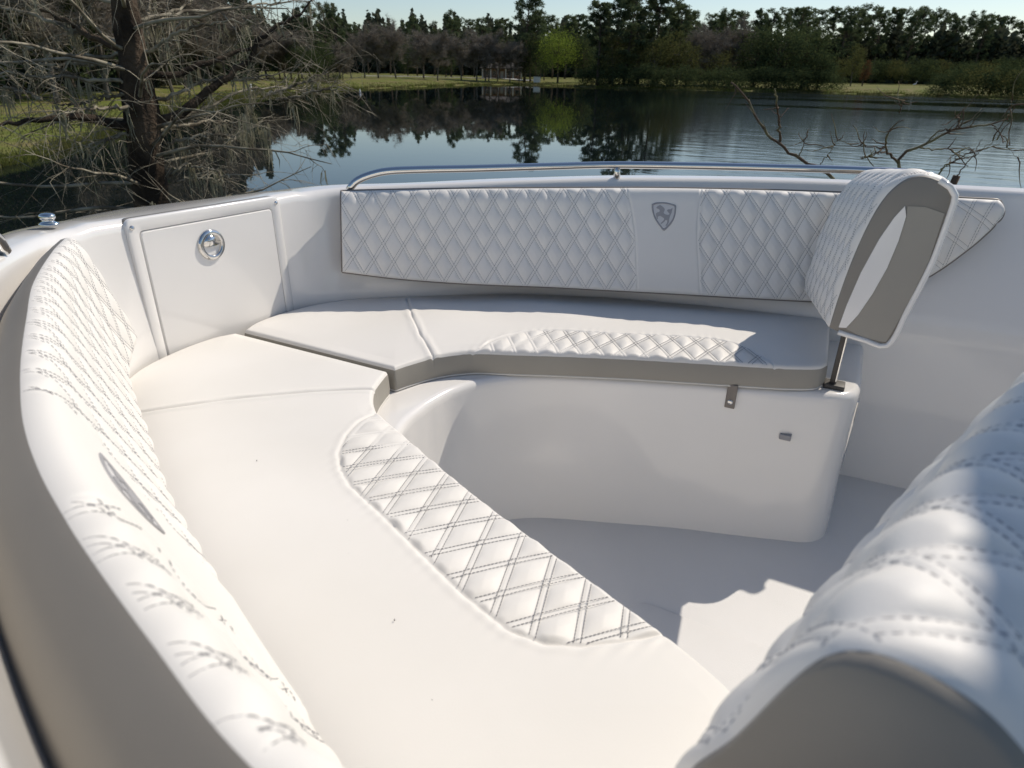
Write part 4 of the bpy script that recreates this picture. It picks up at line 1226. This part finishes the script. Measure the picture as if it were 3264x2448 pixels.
MAINB = [
    [(505, 396), (560, 375), (620, 330), (680, 280), (720, 245), (790, 190), (850, 110), (960, 40), (1010, -20)],
    [(470, 226), (560, 240), (640, 205), (760, 165), (850, 140), (960, 100)],
    [(430, 62), (500, 52), (640, 35), (760, 25), (860, 10), (1000, 2)],
    [(500, 404), (560, 402), (640, 392), (700, 385), (790, 396)],
    [(512, 420), (580, 372), (660, 345), (740, 300), (820, 285), (920, 280), (1000, 300)],
    [(850, 300), (900, 284), (960, 262), (1045, 230)],
    [(880, 320), (960, 308), (1000, 290), (1090, 281)],
    [(440, 152), (350, 130), (240, 100), (120, 55), (0, 24), (-80, 0)],
    [(430, 268), (300, 255), (150, 242), (0, 235), (-90, 230)],
    [(430, 400), (330, 388), (230, 374), (120, 380), (0, 396), (-90, 400)],
    [(404, 168), (300, 120), (200, 60), (100, 10), (20, -40)],
    [(420, 182), (260, 183), (150, 160), (0, 128), (-80, 110)],
    [(440, 115), (466, 70), (474, 30), (482, -30)],
    [(540, 562), (600, 532), (660, 535), (730, 566)],
    [(560, 578), (620, 566), (680, 572), (720, 600)],
    [(130, 315), (60, 288), (0, 275), (-60, 262)],
    [(400, 300), (330, 310), (250, 330), (170, 330)],
    [(450, 330), (560, 300), (640, 262), (700, 250), (800, 250), (900, 230)],
    [(424, 190), (520, 130), (620, 90), (720, 70), (830, 75)],
    [(394, 20), (300, -10), (180, -20), (60, -30)],
    [(480, 440), (400, 432), (330, 450), (270, 470)],
    [(500, 470), (600, 440), (690, 430), (760, 450)],
    [(410, 110), (520, 60), (600, 10), (660, -40)],
    [(445, 330), (360, 345), (270, 350), (190, 362)],
    [(430, 240), (330, 205), (230, 200), (130, 205), (40, 190)],
]
tw, ms = Geo(), Geo()
seeds = []
for i, br in enumerate(MAINB):
    k = len(br)
    dep = rng.uniform(-1.3, 1.6) if i > 1 else .3
    pts = [sight(x, y, TD + (0 if i not in (5, 6) else .8) + dep * (j / (k - 1)), TP) for j, (x, y) in enumerate(br)]
    if i not in (5, 6, 15, 13, 14):
        z0 = pts[0]; jx = np.argmin(np.linalg.norm(tp - z0, axis=1)); pts[0] = tp[jx] + (pts[1] - tp[jx]) * .02
    c_ = curve(pts, 26)
    c_[1:-1] += rng.normal(0, .012, (24, 3))
    r0 = (.062 if i in (0, 9) else .042 if i in (1, 7, 10) else .022)
    if i in (13, 14): r0 = .012
    part('branch', *tube(c_, np.linspace(r0, .007, 26), 7), M['cyp_bark'] if i in (0, 1, 9, 10) else M['cyp_twig'], cy)
    seeds.append(c_)
def twig(p, d, ln, r0, n=6, droop=.06):
    L = limb(p, d, ln, n, rng, .13, -droop)
    tw.add(*tube(L, np.linspace(r0, r0 * .3, n + 1), 3, caps=False))
    return L
level2 = []
for c_ in seeds:
    for k in range(17):
        j = rng.integers(3, 26)
        tdir = c_[min(j + 1, 25)] - c_[j - 1]; tdir /= np.linalg.norm(tdir)
        d = tdir * .8 + rng.normal(size=3) * .6 + np.array([0, 0, .1])
        level2.append(twig(c_[j], d, rng.uniform(.25, .85), .0055, 6, .03))
# more branches from the upper, unseen part and in front / behind
for k in range(26):
    j = rng.integers(18, 58)
    t = rng.uniform(0, 6.28)
    L = limb(tp[j], (math.cos(t), math.sin(t), .25), rng.uniform(1.3, 2.6), 9, rng, .10, -.03)
    tw.add(*tube(L, np.linspace(.024, .005, 10), 5, caps=False))
    for q in range(7):
        a = rng.integers(2, 10)
        level2.append(twig(L[a], (L[a] - L[a - 1]) * 3 + rng.normal(size=3) * .5, rng.uniform(.3, .8), .006, 6, .05))
level3 = []
for L in level2:
    for q in range(3):
        a = rng.integers(1, len(L))
        level3.append(twig(L[a], (L[a] - L[a - 1]) / np.linalg.norm(L[a] - L[a - 1]) * .7 + rng.normal(size=3) * .5 + np.array([0, 0, -.15]), rng.uniform(.12, .42), .0030, 4, .06))
tw.part('twigs', M['cyp_twig'], cy, kind='stuff')
def moss(p, ln, n, spread=.05):
    P0 = p + rng.normal(size=(n, 3)) * np.array([spread, spread, spread * .7])
    w = rng.uniform(.004, .010, n)[:, None]
    a = rng.uniform(0, 6.28, n); s = np.stack([np.cos(a), np.sin(a), 0 * a], -1) * w
    l_ = ln * rng.uniform(.4, 1.1, n)[:, None] * np.array([0, 0, -1.0])
    k1 = P0 + l_ * .5 + rng.normal(size=(n, 3)) * .018; k2 = P0 + l_ + rng.normal(size=(n, 3)) * .03
    V = np.stack([P0 - s, P0 + s, k1 + s * .8, k1 - s * .8, k2], 1)
    o_ = (np.arange(n) * 5)[:, None]
    ms.add(V.reshape(-1, 3), o_ + np.array([[0, 1, 2, 3]]), o_ + np.array([[3, 2, 4]]))
for c_ in seeds:
    for k in range(3):
        moss(c_[rng.integers(4, 26)] - np.array([0, 0, .01]), rng.uniform(.10, .5), 9, .022)
for L in level2:
    if rng.random() < .07: moss(L[rng.integers(2, 7)], rng.uniform(.08, .30), 5, .02)
for k in range(12):                                    # the thick curtain on the right side
    moss(sight(rng.uniform(760, 960), rng.uniform(330, 420), TD + rng.uniform(-.5, .8), TP), rng.uniform(.25, .55), 9, .03)
ms.part('moss', M['moss'], cy, kind='stuff')

# ------------------------------------------------------------------ bare bush beyond the far gunwale
BD, BP = 5.2, 2850
M['bush_bark'] = mat('bush_bark', (.12, .085, .062), .9, var=(8, (.22, .20, .12), .48, .62), bump=(40, .6, .01), spec=.1)
bw_ = thing('bare_bush', 'leafless lichen-spotted bush rising beyond the gunwale on the right', 'bush', sight(2880, 600, BD, BP) * np.array([1, 1, 0]) + np.array([0, 0, .1]))
root_ = BASE[bw_.name]
BB = [(.024, 'lich', [(2700, 620), (2640, 556), (2570, 520), (2530, 494), (2490, 462), (2450, 430), (2425, 395), (2402, 360), (2384, 322), (2360, 290), (2330, 262)]),
      (.020, 'lich', [(2490, 462), (2486, 400), (2478, 360), (2474, 320), (2470, 282)]),
      (.026, 'b', [(2890, 640), (2868, 540), (2860, 516), (2900, 480), (2950, 462), (3000, 432), (3060, 408), (3110, 405), (3160, 396), (3210, 384)]),
      (.017, 'b', [(2860, 516), (2828, 482), (2824, 450), (2836, 420), (2850, 398), (2880, 380)]),
      (.010, 'b', [(2828, 482), (2790, 490), (2740, 505)]), (.010, 'b', [(2826, 468), (2790, 470), (2720, 462), (2670, 448)]),
      (.010, 'b', [(2826, 470), (2780, 496), (2750, 500)]),
      (.013, 'b', [(2950, 462), (2990, 420), (3040, 412), (3100, 380)]), (.010, 'b', [(2930, 470), (2990, 478), (3050, 470), (3110, 478), (3160, 470)]),
      (.012, 'b', [(2990, 560), (3020, 524), (3070, 500), (3110, 470), (3130, 440)]), (.008, 'b', [(3000, 540), (3040, 510), (3060, 480)]),
      (.008, 'b', [(3050, 560), (3090, 510), (3130, 478), (3180, 440)]), (.008, 'b', [(3060, 408), (3056, 370), (3080, 340)]), (.007, 'b', [(2868, 360), (2875, 330), (2890, 312)]),
      (.008, 'b', [(2545, 500), (2565, 450), (2580, 410)]), (.007, 'b', [(2610, 530), (2650, 480), (2672, 440)]), (.006, 'b', [(3210, 384), (3220, 352), (3224, 320)]), (.007, 'b', [(3160, 396), (3200, 440), (3240, 500)])]
for r0, kd, br in BB:
    dep = rng.uniform(-.4, .4)
    pts = [sight(x, y, BD + dep * j / len(br), BP) for j, (x, y) in enumerate(br)]
    c_ = curve(pts, 24); c_[1:] += rng.normal(0, .005, (23, 3))
    rr_ = .5 * np.linspace(r0, r0 * (.5 if kd == 'lich' else .3), 24) * (1 + rng.normal(0, .08, 24))
    part('branch', *tube(c_, rr_, 8), M['bush_bark'], bw_)
    for q in range(4):
        a = rng.integers(8, 24)
        L = limb(c_[a], (c_[a] - c_[a - 1]) * 8 + rng.normal(size=3) * .5, rng.uniform(.06, .22), 5, rng, .2, .03)
        part('twig', *tube(L, np.linspace(.0045, .0015, 6), 4), M['bush_bark'], bw_)
st = [root_ + np.array([0, 0, -.3])]
for tgt in ((2700, 620), (2890, 640), (2990, 560), (3050, 560)):
    part('stem', *tube(curve([st[0], (st[0] + sight(*tgt, BD, BP)) / 2 + rng.normal(0, .06, 3), sight(*tgt, BD, BP)], 12), np.linspace(.035, .022, 12), 8), M['bush_bark'], bw_)

# the wood that closes the view behind the trees one can tell apart
rw_ = np.random.default_rng(31)
n = 170000
a = rw_.uniform(-64, 60, n)
lf = smoothstep(-a, 17, 24)
D0 = np.interp(a, SHA, SHD, left=20, right=100)
r = np.where(lf > .5, np.maximum(66, D0 * 1.3 + 24), np.maximum(285, D0 * 1.5)) + rw_.uniform(0, 34, n)
th = np.radians(YAW - a)
x, y = CAM_W[0] + r * np.cos(th), CAM_W[1] + r * np.sin(th)
hm = np.where(lf > .5, 12.0, np.interp(a, [-20, -3, 6, 14, 20, 45], [18.5, 18, 18, 19, 16, 14])) * (1 + .16 * np.sin(a * 2.1) + .10 * np.sin(a * 7.3) + .07 * np.sin(a * 17))
C = np.stack([x, y, gz(x, y) + hm * rw_.uniform(0, 1, n) ** 1.25], -1)
V, P = cards(C, rw_, 1.9, .75)
part('far_wood', V, P, M['wood'], None, smooth=False, kind='stuff')

# grass and reeds along the banks
M['blade'] = leaf_mat('grass_blades', (.120, .150, .032), (.20, .18, .08), .25, .3)
rngg = np.random.default_rng(8)
n = 26000
a = rngg.uniform(SHA[2], SHA[-4], n)
D = np.interp(a, SHA, SHD)
near_ = rngg.random(n) < .5
a[near_] = rngg.uniform(SHA[2] - 3, -16, near_.sum()); D = np.interp(a, SHA, SHD)
off = np.where(rngg.random(n) < .55, rngg.exponential(.5, n), rngg.uniform(0, 16, n))
r = D + off
th = np.radians(YAW - a)
x, y = CAM_W[0] + r * np.cos(th), CAM_W[1] + r * np.sin(th)
z = gz(x, y)
hgt = np.where(off < 1.2, rngg.uniform(.12, .45, n), rngg.uniform(.05, .16, n)) * np.clip(r / 40, .6, 1.5)
P0 = np.stack([x, y, z - .02], -1)
aa = rngg.uniform(0, 6.28, n); w = (.012 + .0005 * r) [:, None]
s = np.stack([np.cos(aa), np.sin(aa), 0 * aa], -1) * w
tip = P0 + np.stack([rngg.normal(0, .25, n) * hgt, rngg.normal(0, .25, n) * hgt, hgt], -1)
V = np.stack([P0 - s, P0 + s, tip], 1).reshape(-1, 3)
part('bank_grass', V, [np.arange(3 * n).reshape(-1, 3)], M['blade'], None, smooth=False, kind='stuff')
